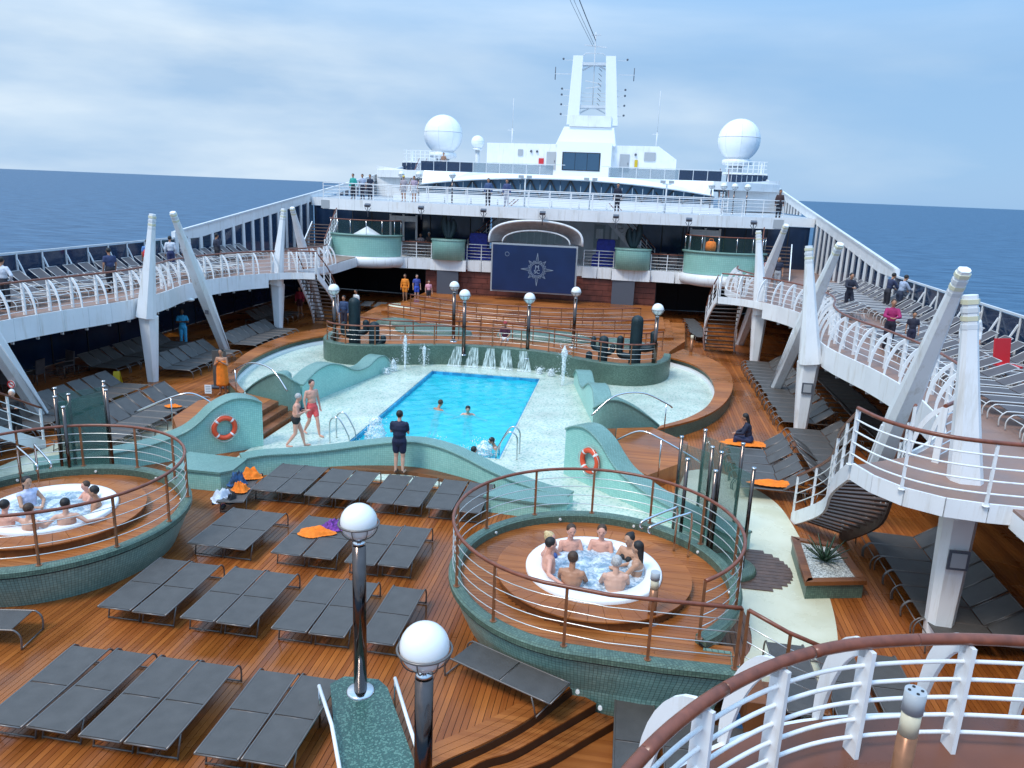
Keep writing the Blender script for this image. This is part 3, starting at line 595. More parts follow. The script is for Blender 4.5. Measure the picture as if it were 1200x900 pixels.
# ================================================================== NEAR PLANTER ISLAND AND LOWER STEPS
t = thing('tiled_plinth', 'green speckled tiled plinth carrying the near lamps', 'plinth', (3,9,0))
pp = [(2.08,9.80),(2.22,10.02),(2.74,10.06),(2.93,9.90),(4.25,7.6),(4.75,6.2),(3.7,6.0),(2.95,7.9)]
MB().prism(pp,0,.455).build('tiled_side','aqua',t); MB().prism([(3+(x-3)*1.04,9+(y-9)*1.02) for x,y in pp],.455,.50).build('tiled_top','greentop',t)
for nm,P in (('left',[(2.02,9.45,.72),(2.5,8.75,.66),(3.05,7.75,.60)]),('right',[(3.02,10.0,.62),(3.5,9.1,.60),(4.1,8.0,.58)])):
    t = thing('low_handrail', f'low white handrail along the {nm} edge of the tiled plinth', 'handrail', P[0])
    MB().tube(P,.028,8).build('rail_bar','white',t)
    for p in (P[0],P[2]): MB().cyl((p[0],p[1],0 if nm=='left' else 0.0),p,.018,n=6).build('support','chrome',t)
edges = [[(3.3,8.1),(3.91,9.01),(4.55,9.65),(5.14,10.35),(5.75,11.35)],[(3.7,8.0),(4.40,9.31),(4.95,9.75),(5.46,10.34),(6.12,11.12)],[(4.3,8.2),(4.9,9.35),(5.5,9.9),(6.06,10.54),(6.52,11.05)]]
t = thing('curved_steps', 'curved teak steps leading down beside the right whirlpool wall', 'steps', (5,9.5,-.5))
E5 = [cr_path(e,6) for e in edges]
def lerpP(A,B,f): return [(p[0]+(q[0]-p[0])*f,p[1]+(q[1]-p[1])*f) for p,q in zip(A,B)]
MB().prism([(x-.10,y+.10) for x,y in E5[0]]+[(x+.012,y-.012) for x,y in E5[0]][::-1],-.5,-.03).build('riser','treadd',t)
for k in range(2):
    z_=-.17*(k+1)
    MB().prism([(x-.05,y+.05) for x,y in E5[k]]+lerpP(E5[k],E5[k+1],.985)[::-1],-.5,z_-.022).build('riser','treadd',t)
    for j in range(4): MB().prism(lerpP(E5[k],E5[k+1],j/4+.012)+lerpP(E5[k],E5[k+1],(j+1)/4-.012)[::-1],z_-.021,z_+.004).build('tread_board','deckr',t)
for j in range(3):
    o0=offset(E5[0],-.13*j); o1=offset(E5[0],-.13*(j+1)+.008); MB().prism(o0+o1[::-1],-.03,.010).build('nosing_board','deckr',t)
# dark planked half disc and cream walkway
for sgn,side in ((1,'right'),(-1,'left')):
    cw = [(8.2,22.3),(9.0,22.6),(9.9,21.6),(10.5,20.4),(10.68,18.8),(10.72,16.9),(10.75,15.6),(10.6,14.2),(10.35,13.1),(9.9,12.0),(9.4,11.2),(8.7,11.7),(8.5,12.3),(8.87,13.2),(8.86,14.5),(8.4,15.8),(7.8,16.8),(7.5,18.5)]
    struct('cream_walkway', MB().prism([(sgn*x,y) for x,y in cr_path(cw+cw[:1],4)[:-1]], -.004, .006), 'cream')
    t = thing('round_duckboard', f'dark round duckboard let into the {side} cream walkway', 'duckboard', (sgn*9.1,16.3,0))
    for k in range(14):
        x = -1.0+.075+k*.15; hw = sqrt(max(.01,1.05**2-x*x)); MB().box((sgn*9.1,16.3+x,.018),(2*hw,.135,.022)).build('slat','tread',t)
# ================================================================== ISLAND STAGE
FR = [(-8.1,35.2),(-7.95,33.8),(-7.3,32.6),(-6.0,32.2),(-4.3,32.7),(-2.1,33.6),(.3,33.95),(2.6,33.6),(4.4,32.6),(6.0,32.1),(7.3,32.6),(8.0,33.8),(8.2,35.2)]
fr = cr_path(FR,6)
t = thing('island_wall', 'curved moss green tiled wall behind the pool', 'curved wall', (0,33,0))
rings = []
for (x,y),n_ in zip(fr,normals2(fr)):
    b = (x-n_[0]*.32,y-n_[1]*.32); rings.append([(x,y,.0),(x,y,.93),(x-n_[0]*.04,y-n_[1]*.04,.97),(b[0],b[1],.97),(b[0],b[1],0)])
MB().loft(rings,sm=False).build('tiled_face','green',t)
struct('island_floor', MB().prism(offset(fr,-.3)[3:-3]+[(8.3,38),(9.2,41),(9.5,47),(-9.5,47),(-9.2,41),(-8.3,38)], .002, .55), 'deckr')
for k,xx in enumerate((-1.55,-.75,.05,.85,1.7)):                               # water sheets running down the wall
    yb = 33.9-.28-abs(xx)*.05
    t = thing('water_sheet', f'{ORD(k)} of the five thin water curtains down the green wall, from the left', 'water curtain', (xx,yb,.05), group='water curtains on the green wall')
    lean = (-.10+.05*k)
    rows = []
    for q in range(9):
        s = q/8; z = .92*(1-s)+.08*s; y_ = 33.80-abs(xx)*.06-.34*s**1.4; w_ = .17+.15*s
        rows.append([(xx-w_+lean*-1*(1-s)*1.2+.02*sin(q*2+j), y_-.02*cos(j*2+q), z) if j==0 else (xx-w_+2*w_*j/6+lean*-1*(1-s)*1.2, y_-.015*sin(j*1.9+q), z) for j in range(7)])
    MB().loft(rows,closed=False,caps=False,sm=True).build('falling_water','fall',t)
    MB().tube([(rows[-1][j][0],rows[-1][j][1]-.02,.08+.02*sin(j*3)) for j in range(7)],.035,6).build('foam_line','jet',t)
fins = [(p[0],p[1],.97) for p in offset(fr,-.16)]
railing(fins[10:-10],'bronze railing on top of the green island wall',h=.85,wires=3,step=1.35,wr=.010)
# curved terraces rising to the stage
def xarc(R, cy, hw, n=20): return [(-hw+2*hw*i/n, cy+R-sqrt(R*R-(-hw+2*hw*i/n)**2)) for i in range(n+1)]
t = thing('terrace_steps', 'broad curved teak terraces in front of the stage', 'terraces', (0,42,0))
def terrace(y0,y1,z0,z1,hw): return MB().prism([(-x_,y_) for x_,y_ in []]+[(-hw+2*hw*i/24, y0-1.6*(1-((-hw+2*hw*i/24)/hw)**2)) for i in range(25)]+[(hw,y1),(-hw,y1)], z0, z1)
terrace(41.2,47.3,.551,.66,8.6).build('terrace','deckr',t); terrace(43.0,47.3,.661,.80,8.2).build('terrace','deckr',t); terrace(45.2,50.9,.801,.94,7.7).build('stage_floor','deckr',t)
for x_,y_,w_ in ((-3.9,38.6,2.1),(1.9,39.0,2.5),(5.9,38.2,1.4),(-6.2,39.8,1.3)):
    mb = MB().lathe((x_,y_,.55),[(w_,0),(w_*.97,.16),(w_*.7,.34),(w_*.3,.42),(.01,.44)],28,sy=.42)
    tag(mb.build('mosaic_mound','green'),f'low moss green mosaic mound, {"left" if x_<0 else "right"} {"outer" if abs(x_)>5 else "middle"} one on the island deck','mound')
for i,(pts,lb) in enumerate([([(-7.6,36.6),(-5.5,36.0),(-3.0,36.6),(-1.2,37.6)],'bronze railing curving across the left of the island deck'),
    ([(-.6,37.9),(1.5,37.2),(4.2,36.6),(6.6,36.9),(7.9,37.9)],'bronze railing curving across the right of the island deck'),
    ([(-7.2,41.2),(-4.5,40.0),(-1.5,39.6),(1.8,39.5),(4.8,40.1),(7.6,41.4)],'bronze railing in front of the curved terraces'),
    ([(-6.6,43.6),(-3.5,42.0),(0,41.6),(3.6,42.1),(6.8,43.8)],'farthest bronze railing up on the curved terraces')]):
    railing([(x,y,.55 if i<2 else (.56 if i==2 else .80)) for x,y in cr_path(pts,5)], lb, h=.95, wires=3, step=1.15, wr=.010)
t = thing('mat_pad','round pale mat lying on the left of the island','mat',(-6.9,45.0,.67)); MB().lathe((-7.0,45.4,.80),[(.01,.03),(1.5,.03),(1.55,0)],24,sy=.6).build('pad','cream',t)
# ================================================================== FAR END: STAGE WALL, SCREEN, DECK EDGES
t = thing('stage_wall', 'red brown board wall behind the outdoor screen', 'wall', (0,51,0))
mb = MB().box((0,51.3,1.55),(15.6,.2,3.1)); mb.build('backing','gap',t)
for r in range(6):
    x = -7.75; j = r*.37
    while x < 7.7:
        L = min(7.75-x, 1.35 if j==0 else j%1.3+.5); j = 0
        MB().box((x+L/2,51.16+random.uniform(-.01,.01),.48+.36*r+.18+.15),(L-.02,.06,.335)).build('board','boardwall',t); x += L
MB().box((0,50.95,.55),(15.6,.36,.55)).build('green_plinth','green',t)
def panel(x,rz,label):
    t = thing('speaker_panel',label,'speaker panel',(x,50.7,.3),rz); MB().box((0,0,1.35),(1.45,.22,2.7)).build('grille','greypanel',t,local=True); MB().box((0,-.03,-.02),(1.5,.3,.06)).build('foot','white',t,local=True); MB().box((0,0,2.72),(1.5,.26,.05)).build('top_rail','gap',t,local=True)
panel(-6.1,radians(3),'tall dark grey speaker panel left of the outdoor screen'); panel(5.65,radians(-3),'tall dark grey speaker panel right of the outdoor screen')
t = thing('outdoor_screen','big navy outdoor cinema screen showing a silver compass star logo','screen',(0,49.3,1.4))
MB().box((-.12,49.35,3.07),(5.55,.24,3.1)).build('casing','vent',t); MB().box((-.12,49.20,3.07),(5.35,.08,2.92)).build('display','screen',t)
sc0 = Vector((.12,49.15,3.05)); mb = MB()
for k in range(16):                                                          # star outline of sixteen points
    a = 2*pi*k/16; ro = (1.05 if k%4==0 else (.78 if k%2==0 else .60)); ri = .50; hw_ = .10
    tip = sc0+Vector((sin(a)*ro,0,cos(a)*ro)); l = sc0+Vector((sin(a-.19)*ri,0,cos(a-.19)*ri)); r = sc0+Vector((sin(a+.19)*ri,0,cos(a+.19)*ri))
    mb.bar(l,tip,.018,.03,up=(0,1,0)).bar(tip,r,.018,.03,up=(0,1,0)); mb.bar(sc0+Vector((sin(a)*ri,0,cos(a)*ri)),sc0+Vector((sin(a)*ro*.9,0,cos(a)*ro*.9)),.012,.02,up=(0,1,0))
for r_ in (.40,.47): mb.tube([sc0+Vector((cos(a)*r_,0,sin(a)*r_)) for a in [2*pi*i/32 for i in range(32)]],.012,5,closed=True)
mb.tube([Vector((-1.85,49.15,3.95))+Vector((cos(a)*.13,0,sin(a)*.13)) for a in [2*pi*i/20 for i in range(20)]],.010,5,closed=True)
mb.build('star_emblem','logo',t)
def text(s, size, loc, rot, m, parent, ext=.01, name='lettering'):
    cu = bpy.data.curves.new('f','FONT'); cu.body = s; cu.size = size; cu.extrude = ext; cu.align_x = 'CENTER'; cu.align_y = 'CENTER'
    ob = bpy.data.objects.new('f',cu); me = bpy.data.meshes.new_from_object(ob); bpy.data.objects.remove(ob)
    o = bpy.data.objects.new(name,me); COL.objects.link(o); o.data.materials.clear(); o.data.materials.append(M[m]); o.parent = parent
    o.location = Vector(loc)-wloc(parent); o.rotation_euler = rot; return o
text('M',.36,sc0+Vector((0,-.01,.14)),(pi/2,0,0),'logo',t); text('SC',.34,sc0+Vector((0,-.01,-.14)),(pi/2,0,0),'logo',t)
# shell canopy above the screen
t = thing('shell_canopy','pale pleated shell canopy arching over the screen','canopy',(0,50.5,4.6))
for k in range(14):
    a0,a1 = pi*k/14,pi*(k+1)/14; g0 = []
    for a in (a0+.004,(a0+a1)/2,a1-.004):
        pl_ = .05 if a==(a0+a1)/2 else 0
        g0.append([(-.12+3.0*cos(a)*(1-.28*s)*-1, 49.6+1.7*s, 4.62+1.45*max(0,sin(a))**.62*(1-.45*s)+pl_) for s in (0,.33,.66,1)])
    MB().loft(g0,closed=False,caps=False,sm=True).build('pleat','shell',t)
MB().tube([(-.12-3.02*cos(a),49.58,4.62+1.47*max(0,sin(a))**.62) for a in [pi*i/30 for i in range(31)]],.075,8).build('front_rim','white',t)
MB().tube([(-.12-2.2*cos(a),49.9,4.60+.86*max(0,sin(a))**.8) for a in [pi*i/24 for i in range(25)]],.05,8).build('inner_rim','white',t)
for k in range(7): MB().box((-1.5+.46*k,50.6,4.95),(.42,.05,.9-.13*abs(k-3))).build('glass_pane','glass',t)
# ---- upper side decks (z 3.25) : plan outline shared by slab, fascia and balustrade
EN = [(18.6,12.9),(14.5,12.9),(13.2,12.9),(12.0,12.93),(11.3,13.15),(10.77,13.7),(10.5,14.45)]
EM = [(11.75,15.3),(12.5,16.3),(13.2,17.6),(13.5,19.4),(13.55,21.4),(13.3,23.7),(12.9,25.6),(12.75,27.3),(12.95,29.2),(13.45,31.2),(13.6,33.0),(13.2,35.5),(12.35,37.3),(11.4,38.35),(10.4,38.7)]
EFr = [(11.75,39.4),(11.3,41.0),(11.15,42.5),(11.4,44.2)]
FZ = 3.25
en, em, ef = cr_path(EN,6), cr_path(EM,7), cr_path(EFr,5)
DK = {}
for sgn,side in ((1,'right'),(-1,'left')):
    P = [(sgn*x,y) for x,y in en+em+ef+[(11.6,45.6),(12,51),(12,60),(18.6,60)]]
    PT = [(sgn*x,y) for x,y in en+[(11.75,15.3),(12.2,16.0),(18.6,16.0)]]
    struct('side_deck', MB().prism([(sgn*x,y) for x,y in [(18.6,16.01),(12.25,16.01)]+em[8:85]+[(12.9,38.3),(13.0,41.0),(11.6,44.3),(11.65,45.6),(12,51),(12,60),(18.6,60)]], 2.62, 3.20), 'white')
    struct('landing_slab', MB().prism([(sgn*x,y) for x,y in em[84:]+ef+[(11.55,44.2),(12.96,41.0),(12.86,38.3)]], 2.98, 3.195), 'white')
    struct('landing_slab', MB().prism(PT, 2.98, 3.20), 'white')
    struct('side_deck_covering', MB().prism([(p[0]+sgn*.10,p[1]) for p in P], 3.201, FZ), 'sidedeck')
struct('forward_deck', MB().prism([(-11.98,50.6),(-7.2,50.9),(-4.9,51.1),(4.9,51.1),(7.2,50.9),(11.98,50.6),(11.98,60),(-11.98,60)],2.60,3.24),'white')
# fascia bands (white panels) on the side decks
for sgn,side in ((1,'right'),(-1,'left')):
    t = thing('deck_fascia', f'white panelled edge of the upper {side} side deck', 'deck edge', (sgn*13,28,2.6))
    def band(P,z0,z1,step,nm='panel'):
        Q = resample([(sgn*x,y,0) for x,y in P],step)
        for a,b in zip(Q,Q[1:]):
            d = (b-a).normalized(); MB().bar(a+Vector((0,0,(z0+z1)/2)),b-d*.012+Vector((0,0,(z0+z1)/2)),.05,z1-z0).build(nm,'white',t)
    band(em[:85],2.56,3.30,1.0); band(em[84:],2.95,3.29,.6); band(ef,2.95,3.29,.9); band([(x,y-.03) for x,y in en],2.96,3.29,.62)
    Q = resample([(sgn*(x+.12),y,0) for x,y in em[:85]],1.0)
    for q in Q[1:-1]: MB().box((q.x,q.y,2.50),(.10,.05,.12)).build('bracket','offwhite',t)
# ---- forward fascia, balcony tubs
t = thing('deck_fascia','white panelled edge of the forward deck above the stage','deck edge',(0,51,2.6))
for sgn in (1,-1):
    for a,b in (((12.0,50.5),(10.6,50.5)),((10.55,50.5),(8.9,50.6)),((8.85,50.6),(7.35,50.8)),((7.3,50.55),(4.85,50.55)),((4.8,50.95),(3.9,51.0)),((3.85,51.0),(2.9,51.0))):
        MB().bar((sgn*a[0],a[1],2.88),(sgn*b[0],b[1],2.88),.06,.72).build('panel','white',t)
for sgn,side in ((1,'right'),(-1,'left')):
    t = thing('balcony_tub',f'large aqua curved balcony tub with glass parapet on the {side} of the forward deck','balcony',(sgn*11.8,50.2,2.6))
    c_ = (sgn*11.8,50.6)
    MB().lathe((*c_,0),[(2.45,3.30),(2.5,4.62)],28,a0=pi,a1=2*pi,sy=.62).build('tub_side','aquapaint',t)
    MB().lathe((*c_,0),[(2.2,4.58),(2.62,4.60),(2.62,4.72),(2.2,4.72)],28,a0=pi,a1=2*pi,sy=.62).build('tub_rim','cap',t)
    MB().lathe((*c_,0),[(1.8,2.50),(2.50,2.62),(2.66,2.85),(2.68,3.24),(2.3,3.28)],28,a0=pi,a1=2*pi,sy=.62).build('white_lip','white',t)
    for k in range(7):
        a0 = pi+pi*k/7+.02; a1 = pi+pi*(k+1)/7-.02
        MB().lathe((*c_,0),[(2.45,4.73),(2.45,5.62)],3,a0=a0,a1=a1,sy=.62).build('glass_pane','glass',t)
    MB().tube([(c_[0]+2.45*cos(pi+pi*i/24),c_[1]+2.45*.62*sin(pi+pi*i/24),5.65) for i in range(25)],.035,6).build('top_rail','rail',t)
    for k in range(8): a = pi+pi*k/7; MB().cyl((c_[0]+2.45*cos(a),c_[1]+2.45*.62*sin(a),4.7),(c_[0]+2.45*cos(a),c_[1]+2.45*.62*sin(a),5.65),.022,n=6).build('post','chrome',t)
    if sgn<0: MB().lathe((c_[0]-sgn*.2,c_[1]-.3,4.65),[(1.0,.0),(.01,.55)],6).build('skylight','white',t)
    t = thing('planter_tub',f'small round aqua planter tub {side} of the screen',"planter",(sgn*6.1,50.7,3.2))
    c_ = (sgn*6.1,50.75)
    MB().lathe((*c_,0),[(.01,3.25),(1.12,3.25),(1.14,4.5)],24,sy=.6).build('tub_side','aquapaint',t)
    MB().lathe((*c_,0),[(1.2,4.5),(1.2,4.6),(.01,4.6)],24,sy=.6).build('tub_rim','cap',t)
    t = thing('leaf_sculpture',f'dark teal leaf shaped sculpture on the {side} small planter tub','sculpture',(c_[0],c_[1],4.6))
    for k,(dx,tw,h_) in enumerate(((-.32,.25,1.35),(.30,-.25,1.75),(0,0,1.25))):
        rg_=[]
        for i in range(9):
            s=i/8; w_ = .24*sin(pi*min(1,s*.82+.12))**.8*(1 if s<.99 else .1); x_ = c_[0]+dx*sgn*(.25+sin(s*2.2)*.8)
            rg_.append([(x_-w_,c_[1],4.6+h_*s),(x_,c_[1]-.10*(1-s)-.02,4.6+h_*s),(x_+w_,c_[1],4.6+h_*s),(x_,c_[1]+.10*(1-s)+.02,4.6+h_*s)])
        MB().loft(rg_,sm=True).build('leaf','cactus',t)
    railing([(sgn*9.35,50.75,3.25),(sgn*8.4,50.8,3.25),(sgn*7.3,50.85,3.25)],f'white railing between the {side} balcony tub and the small planter tub',h=1.05,wires=4,step=1.0,post='white',top='rail',wire='white',wr=.016,tr=.03)
    railing([(sgn*4.9,51.1,3.25),(sgn*4.0,51.1,3.25),(sgn*2.95,51.1,3.25)],f'white railing in front of the {side} blue covered stack',h=1.05,wires=4,step=1.0,post='white',top='white',wire='white',wr=.016,tr=.03)
    t = thing('covered_stack',f'stack of chairs under a shiny blue cover {side} of the screen','covered stack',(sgn*4.3,52.2,3.25))
    mb = MB(); rg_=[]
    for z_,w_,d_ in ((3.25,.88,.5),(3.9,.85,.48),(4.05,.62,.42),(4.85,.60,.40),(5.0,.52,.34)):
        rg_.append([(sgn*4.3-w_,52.2-d_,z_),(sgn*4.3+w_,52.2-d_,z_),(sgn*4.3+w_,52.2+d_,z_),(sgn*4.3-w_,52.2+d_,z_)])
    MB().loft(rg_).build('blue_cover','bluecover',t)
    for z_ in (3.55,3.8): MB().box((sgn*4.3,51.69,z_),(1.5,.02,.03)).build('seam','black',t)
# ---- enclosure: dark glazed walls behind the decks
def glazed(name,label,a,b,z0,z1,step,m='navyglass',mull='gap',w=.06):
    t = thing(name,label,'glazed wall',(*a,z0)); A,B = Vector((*a,0)),Vector((*b,0)); n = max(1,round((B-A).length/step)); d=(B-A).normalized()
    for i in range(n):
        p,q = A.lerp(B,i/n),A.lerp(B,(i+1)/n); MB().bar(p+d*w/2+Vector((0,0,(z0+z1)/2)),q-d*w/2+Vector((0,0,(z0+z1)/2)),.04,z1-z0-.02).build('pane',m,t)
        MB().box((p.x,p.y,(z0+z1)/2),(w,w*1.6,z1-z0),rz=atan2(d.y,d.x)).build('mullion',mull,t)
    return t
glazed('glazed_wall','dark glazed outboard wall under the left side deck',(-17.9,0),(-17.9,57),0,2.6,2.2)  # near end lengthened out of view to block low horizon light
glazed('glazed_wall','dark glazed outboard wall under the right side deck',(17.9,0),(17.9,57),0,2.6,2.2)  # same added near stretch, keeps horizon light out on this side
glazed('glazed_wall','dark glazed wall at the far end under the left of the forward deck',(-18,57),(-7.8,56),0,2.6,1.7,m='blackwall')
glazed('glazed_wall','dark glazed wall at the far end under the right of the forward deck',(7.8,56),(18,57),0,2.6,1.7,m='blackwall')
glazed('glazed_wall','dark blue glazed wall on the forward deck left of the stairs',(-18.2,57.2),(-4.4,56.8),3.25,6.2,1.5)
glazed('glazed_wall','dark blue glazed wall on the forward deck right of the stairs',(6.6,56.8),(18.2,57.2),3.25,6.2,1.5)
t = thing('pale_bulkhead','pale green grey bulkhead with windows behind the screen canopy','wall',(1,57,3.25)); MB().box((1.1,57.1,4.75),(10.9,.2,3.0)).build('wall','offwhite',t)
for x_ in (3.6,4.7): MB().box((x_,56.97,4.9),(.8,.05,1.7)).build('window','glass',t); MB().box((x_,56.93,5.1),(.5,.02,.7)).build('pane','white',t)
for x_,lb in ((-10.9,'left'),(11.0,'right')):
    t = thing('white_doorway',f'white framed double doorway on the {lb} of the forward deck','doorway',(x_,56,3.25))
    for dx in (-1.0,0,1.0): MB().box((x_+dx,56.3,4.55),(.14,.12,2.6)).build('frame_post','white',t)
    for dx in (-.5,.5): MB().box((x_+dx,56.35,4.4),(.84,.05,2.2)).build('door_leaf','navyglass',t)
    MB().box((x_,56.3,5.55),(2.1,.14,.4)).build('lintel','white',t)
def open_stair(name,label,outer,inner,n,rails=('o','i'),rh=1.0,str_='white',tread='tread',sd=.28,**kw_):
    """outer / inner: top-to-bottom 3D guide lines"""
    o = resample(cr_path(outer,6) if len(outer)>2 else outer, 1e9); O = cr_path(outer,8) if len(outer)>2 else outer; I = cr_path(inner,8) if len(inner)>2 else inner
    def at(P,s):
        P=[Vector(p) for p in P]; k = s*(len(P)-1); i=min(int(k),len(P)-2); return P[i].lerp(P[i+1],k-i)
    t = thing(name,label,'stairs',tuple(at(O,1)))
    for k in range(n):
        s0,s1 = (k)/n,(k+.78)/n; a,b,c,d = at(O,s0),at(O,s1),at(I,s1),at(I,s0); z = at(O,(k+.5)/n).z
        MB().prism([(a.x,a.y),(b.x,b.y),(c.x,c.y),(d.x,d.y)],z-.03,z+.015).build('tread',tread,t)
    for P in (O,I):
        sm_=kw_.get('instr',str_) if P is I else str_
        rg_ = []
        for i in range(17):
            p = at(P,i/16); rg_.append([(p.x-.03,p.y,p.z-sd),(p.x+.03,p.y,p.z-sd),(p.x+.03,p.y,p.z+.10),(p.x-.03,p.y,p.z+.10)])
        MB().loft(rg_).build('stringer',sm_,t)
    for key,P in (('o',O),('i',I)):
        if key in rails:
            MB().tube([at(P,i/16)+Vector((0,0,rh+.1)) for i in range(17)],.032,8).build('handrail','rail',t)
            for q in range(3): MB().tube([at(P,i/16)+Vector((0,0,.1+rh*(q+1)/4)) for i in range(17)],.014,5).build('rail_bar','white',t)
            for i in range(6): p = at(P,i/5*.98+.01); MB().bar(p,p+Vector((0,0,rh+.1)),.045,.06,up=(0,1,0)).build('post','white',t)
    return t
for sgn,side in ((1,'right'),(-1,'left')):
    fl_ = lambda P: [(sgn*x,y,z) for x,y,z in P]
    open_stair('curved_stair',f'curved open stair from the near {side} landing down to the pool deck',fl_([(10.5,14.5,3.2),(10.62,15.9,2.35),(10.95,17.6,1.2),(10.7,19.3,.12)]),fl_([(11.7,15.2,3.2),(11.9,16.1,2.35),(12.1,17.2,1.2),(11.7,18.5,.12)]),21,instr='tread')
    open_stair('curved_stair',f'curved open stair from the far {side} landing down towards the stage',fl_([(10.35,38.9,3.2),(10.15,39.9,2.3),(10.1,40.9,1.2),(10.35,41.9,.12)]),fl_([(11.75,39.4,3.2),(11.7,40.1,2.3),(11.7,41,1.2),(11.9,41.9,.12)]),14)
    # landings: plain white rails
    P = [(sgn*x,y,FZ) for x,y in offset(en,-.06)]
    railing(P,f'white landing railing with varnished handrail at the near {side} stair head',h=1.10,wires=4,step=1.25,post='white',wire='white',wr=.018,tr=.038)
struct('side_deck', MB().prism([(12.6,6.9),(18.6,6.9),(18.6,12.88),(12.6,12.88)],2.9,3.2),'white')  # extra slab added out of view to block light and darken the deck below
struct('side_deck_covering', MB().prism([(12.6,6.9),(18.6,6.9),(18.6,12.88),(12.6,12.88)],3.201,3.25),'sidedeck')  # covering of the added light-blocking slab
# straight stair behind the right sculpture, and behind the canopy
open_stair('deck_stair','white sided stair climbing behind the left blue covered stack',[(-2.6,56.2,6.2),(-5.6,54.4,3.3)],[(-2.2,55.4,6.2),(-5.2,53.5,3.3)],12,tread='offwhite')
open_stair('deck_stair','white sided stair climbing behind the right leaf sculpture',[(4.6,56.2,6.2),(7.6,54.4,3.3)],[(4.2,55.4,6.2),(7.2,53.5,3.3)],12,tread='offwhite')
open_stair('deck_stair','dark stepped stair rising behind the far right pillar',[(14.2,51.5,5.2),(13.6,47.8,3.3)],[(16.0,51.5,5.2),(15.4,47.8,3.3)],10,rails=('o',))
open_stair('deck_stair','dark stepped stair rising behind the far left pillar',[(-14.2,51.5,5.2),(-13.6,47.8,3.3)],[(-16.0,51.5,5.2),(-15.4,47.8,3.3)],10,rails=('o',))
# ---- balustrades with curved blades
def blade_rail(edge, sgn, label, inset=.5, step=.98, h=1.12, side=1, wires=5, hw=.038, blade=True, bw=.10):
    """edge: 2D slab edge (positive x version); rail stands inset outboard of it"""
    E_ = [(sgn*x,y) for x,y in edge]; n_ = normals2(E_); R_ = [(p[0]+q[0]*inset*side,p[1]+q[1]*inset*side) for p,q in zip(E_,n_)]
    t = thing('balustrade',label,'balustrade',(*R_[0],FZ))
    MB().tube([(x,y,FZ+h) for x,y in R_],hw,8).build('handrail','rail',t)
    for k in range(wires): MB().tube([(x,y,FZ+.12+(h-.12)*k/wires) for x,y in R_],.013,5).build('rail_bar','white',t)
    A = resample([(*p,0) for p in E_],step); L=len(A)
    E3=[Vector((*p,0)) for p in E_]; R3=[Vector((*p,0)) for p in R_]
    for a in A[:-1]+[A[-1]]:
        i = min(range(len(E3)),key=lambda j:(E3[j]-a).length); b = R3[i]; a = E3[i]; d = (a-b)
        if d.length < .01: continue
        u_ = d.normalized(); tng = Vector((-u_.y,u_.x,0))
        MB().loft([[b+tng*w_+u_*x_+Vector((0,0,z_)) for w_,x_ in ((-.022,-.06),(.022,-.06),(.022,.06),(-.022,.06))] for z_ in (FZ,FZ+h-.03)]).build('post','white',t)
        if blade:
            rg_=[]
            for i_ in range(8):
                s=i_/7; ang=s*pi/2; x_=d.length*.95*sin(ang)**1.3; z_=FZ+.02+(h-.08)*cos(ang)**1.0 if s<1 else FZ-.02
                nx,nz = sin(ang),cos(ang); wd=bw*(.35+.65*sin(pi*min(.999,.15+s*.8)))
                c_=b+u_*x_+Vector((0,0,z_)); off_=(u_*nx+Vector((0,0,nz)))*wd*.5
                rg_.append([c_+off_+tng*.018,c_-off_+tng*.018,c_-off_-tng*.018,c_+off_-tng*.018])
            MB().loft(rg_).build('blade','white',t)
    return t
blade_rail(em,1,'white balustrade with curved blades along the upper right side deck',side=1)
blade_rail(em,-1,'white balustrade with curved blades along the upper left side deck',side=-1)
blade_rail(ef,1,'short bladed balustrade between the far right stair and the balcony tub',side=1)
blade_rail(ef,-1,'short bladed balustrade between the far left stair and the balcony tub',side=-1)
# ---- pillars
def taper(mb, p, q, w0, w1, n=10, ell=.72, e=1.0):
    p,q=Vector(p),Vector(q); d=(q-p).normalized(); x=Vector((1,0,0)); x=(x-d*x.dot(d)).normalized(); y=d.cross(x); rg_=[]
    sec=[(-.5,-.18),(-.30,-.46),(.30,-.46),(.5,-.18),(.5,.18),(.30,.46),(-.30,.46),(-.5,.18)]
    for k in range(11):
        s=k/10; w=w1+(w0-w1)*(1-s)**e; rg_.append([p.lerp(q,s)+x*a*w+y*b*w*ell*1.25 for a,b in sec])
    mb.loft(rg_,sm=False); return mb
def bands(t,p,q,w):
    p,q=Vector(p),Vector(q)
    for k in range(4):
        s0=1-.018-.036*k; a=p.lerp(q,s0-.020); b=p.lerp(q,s0); taper(MB(),a,b,w*1.16,w*1.13).build('tip_band','cream' if k%2==0 else 'offwhite',t)
DIST={14.2:'near',27.2:'middle',38.4:'far'}
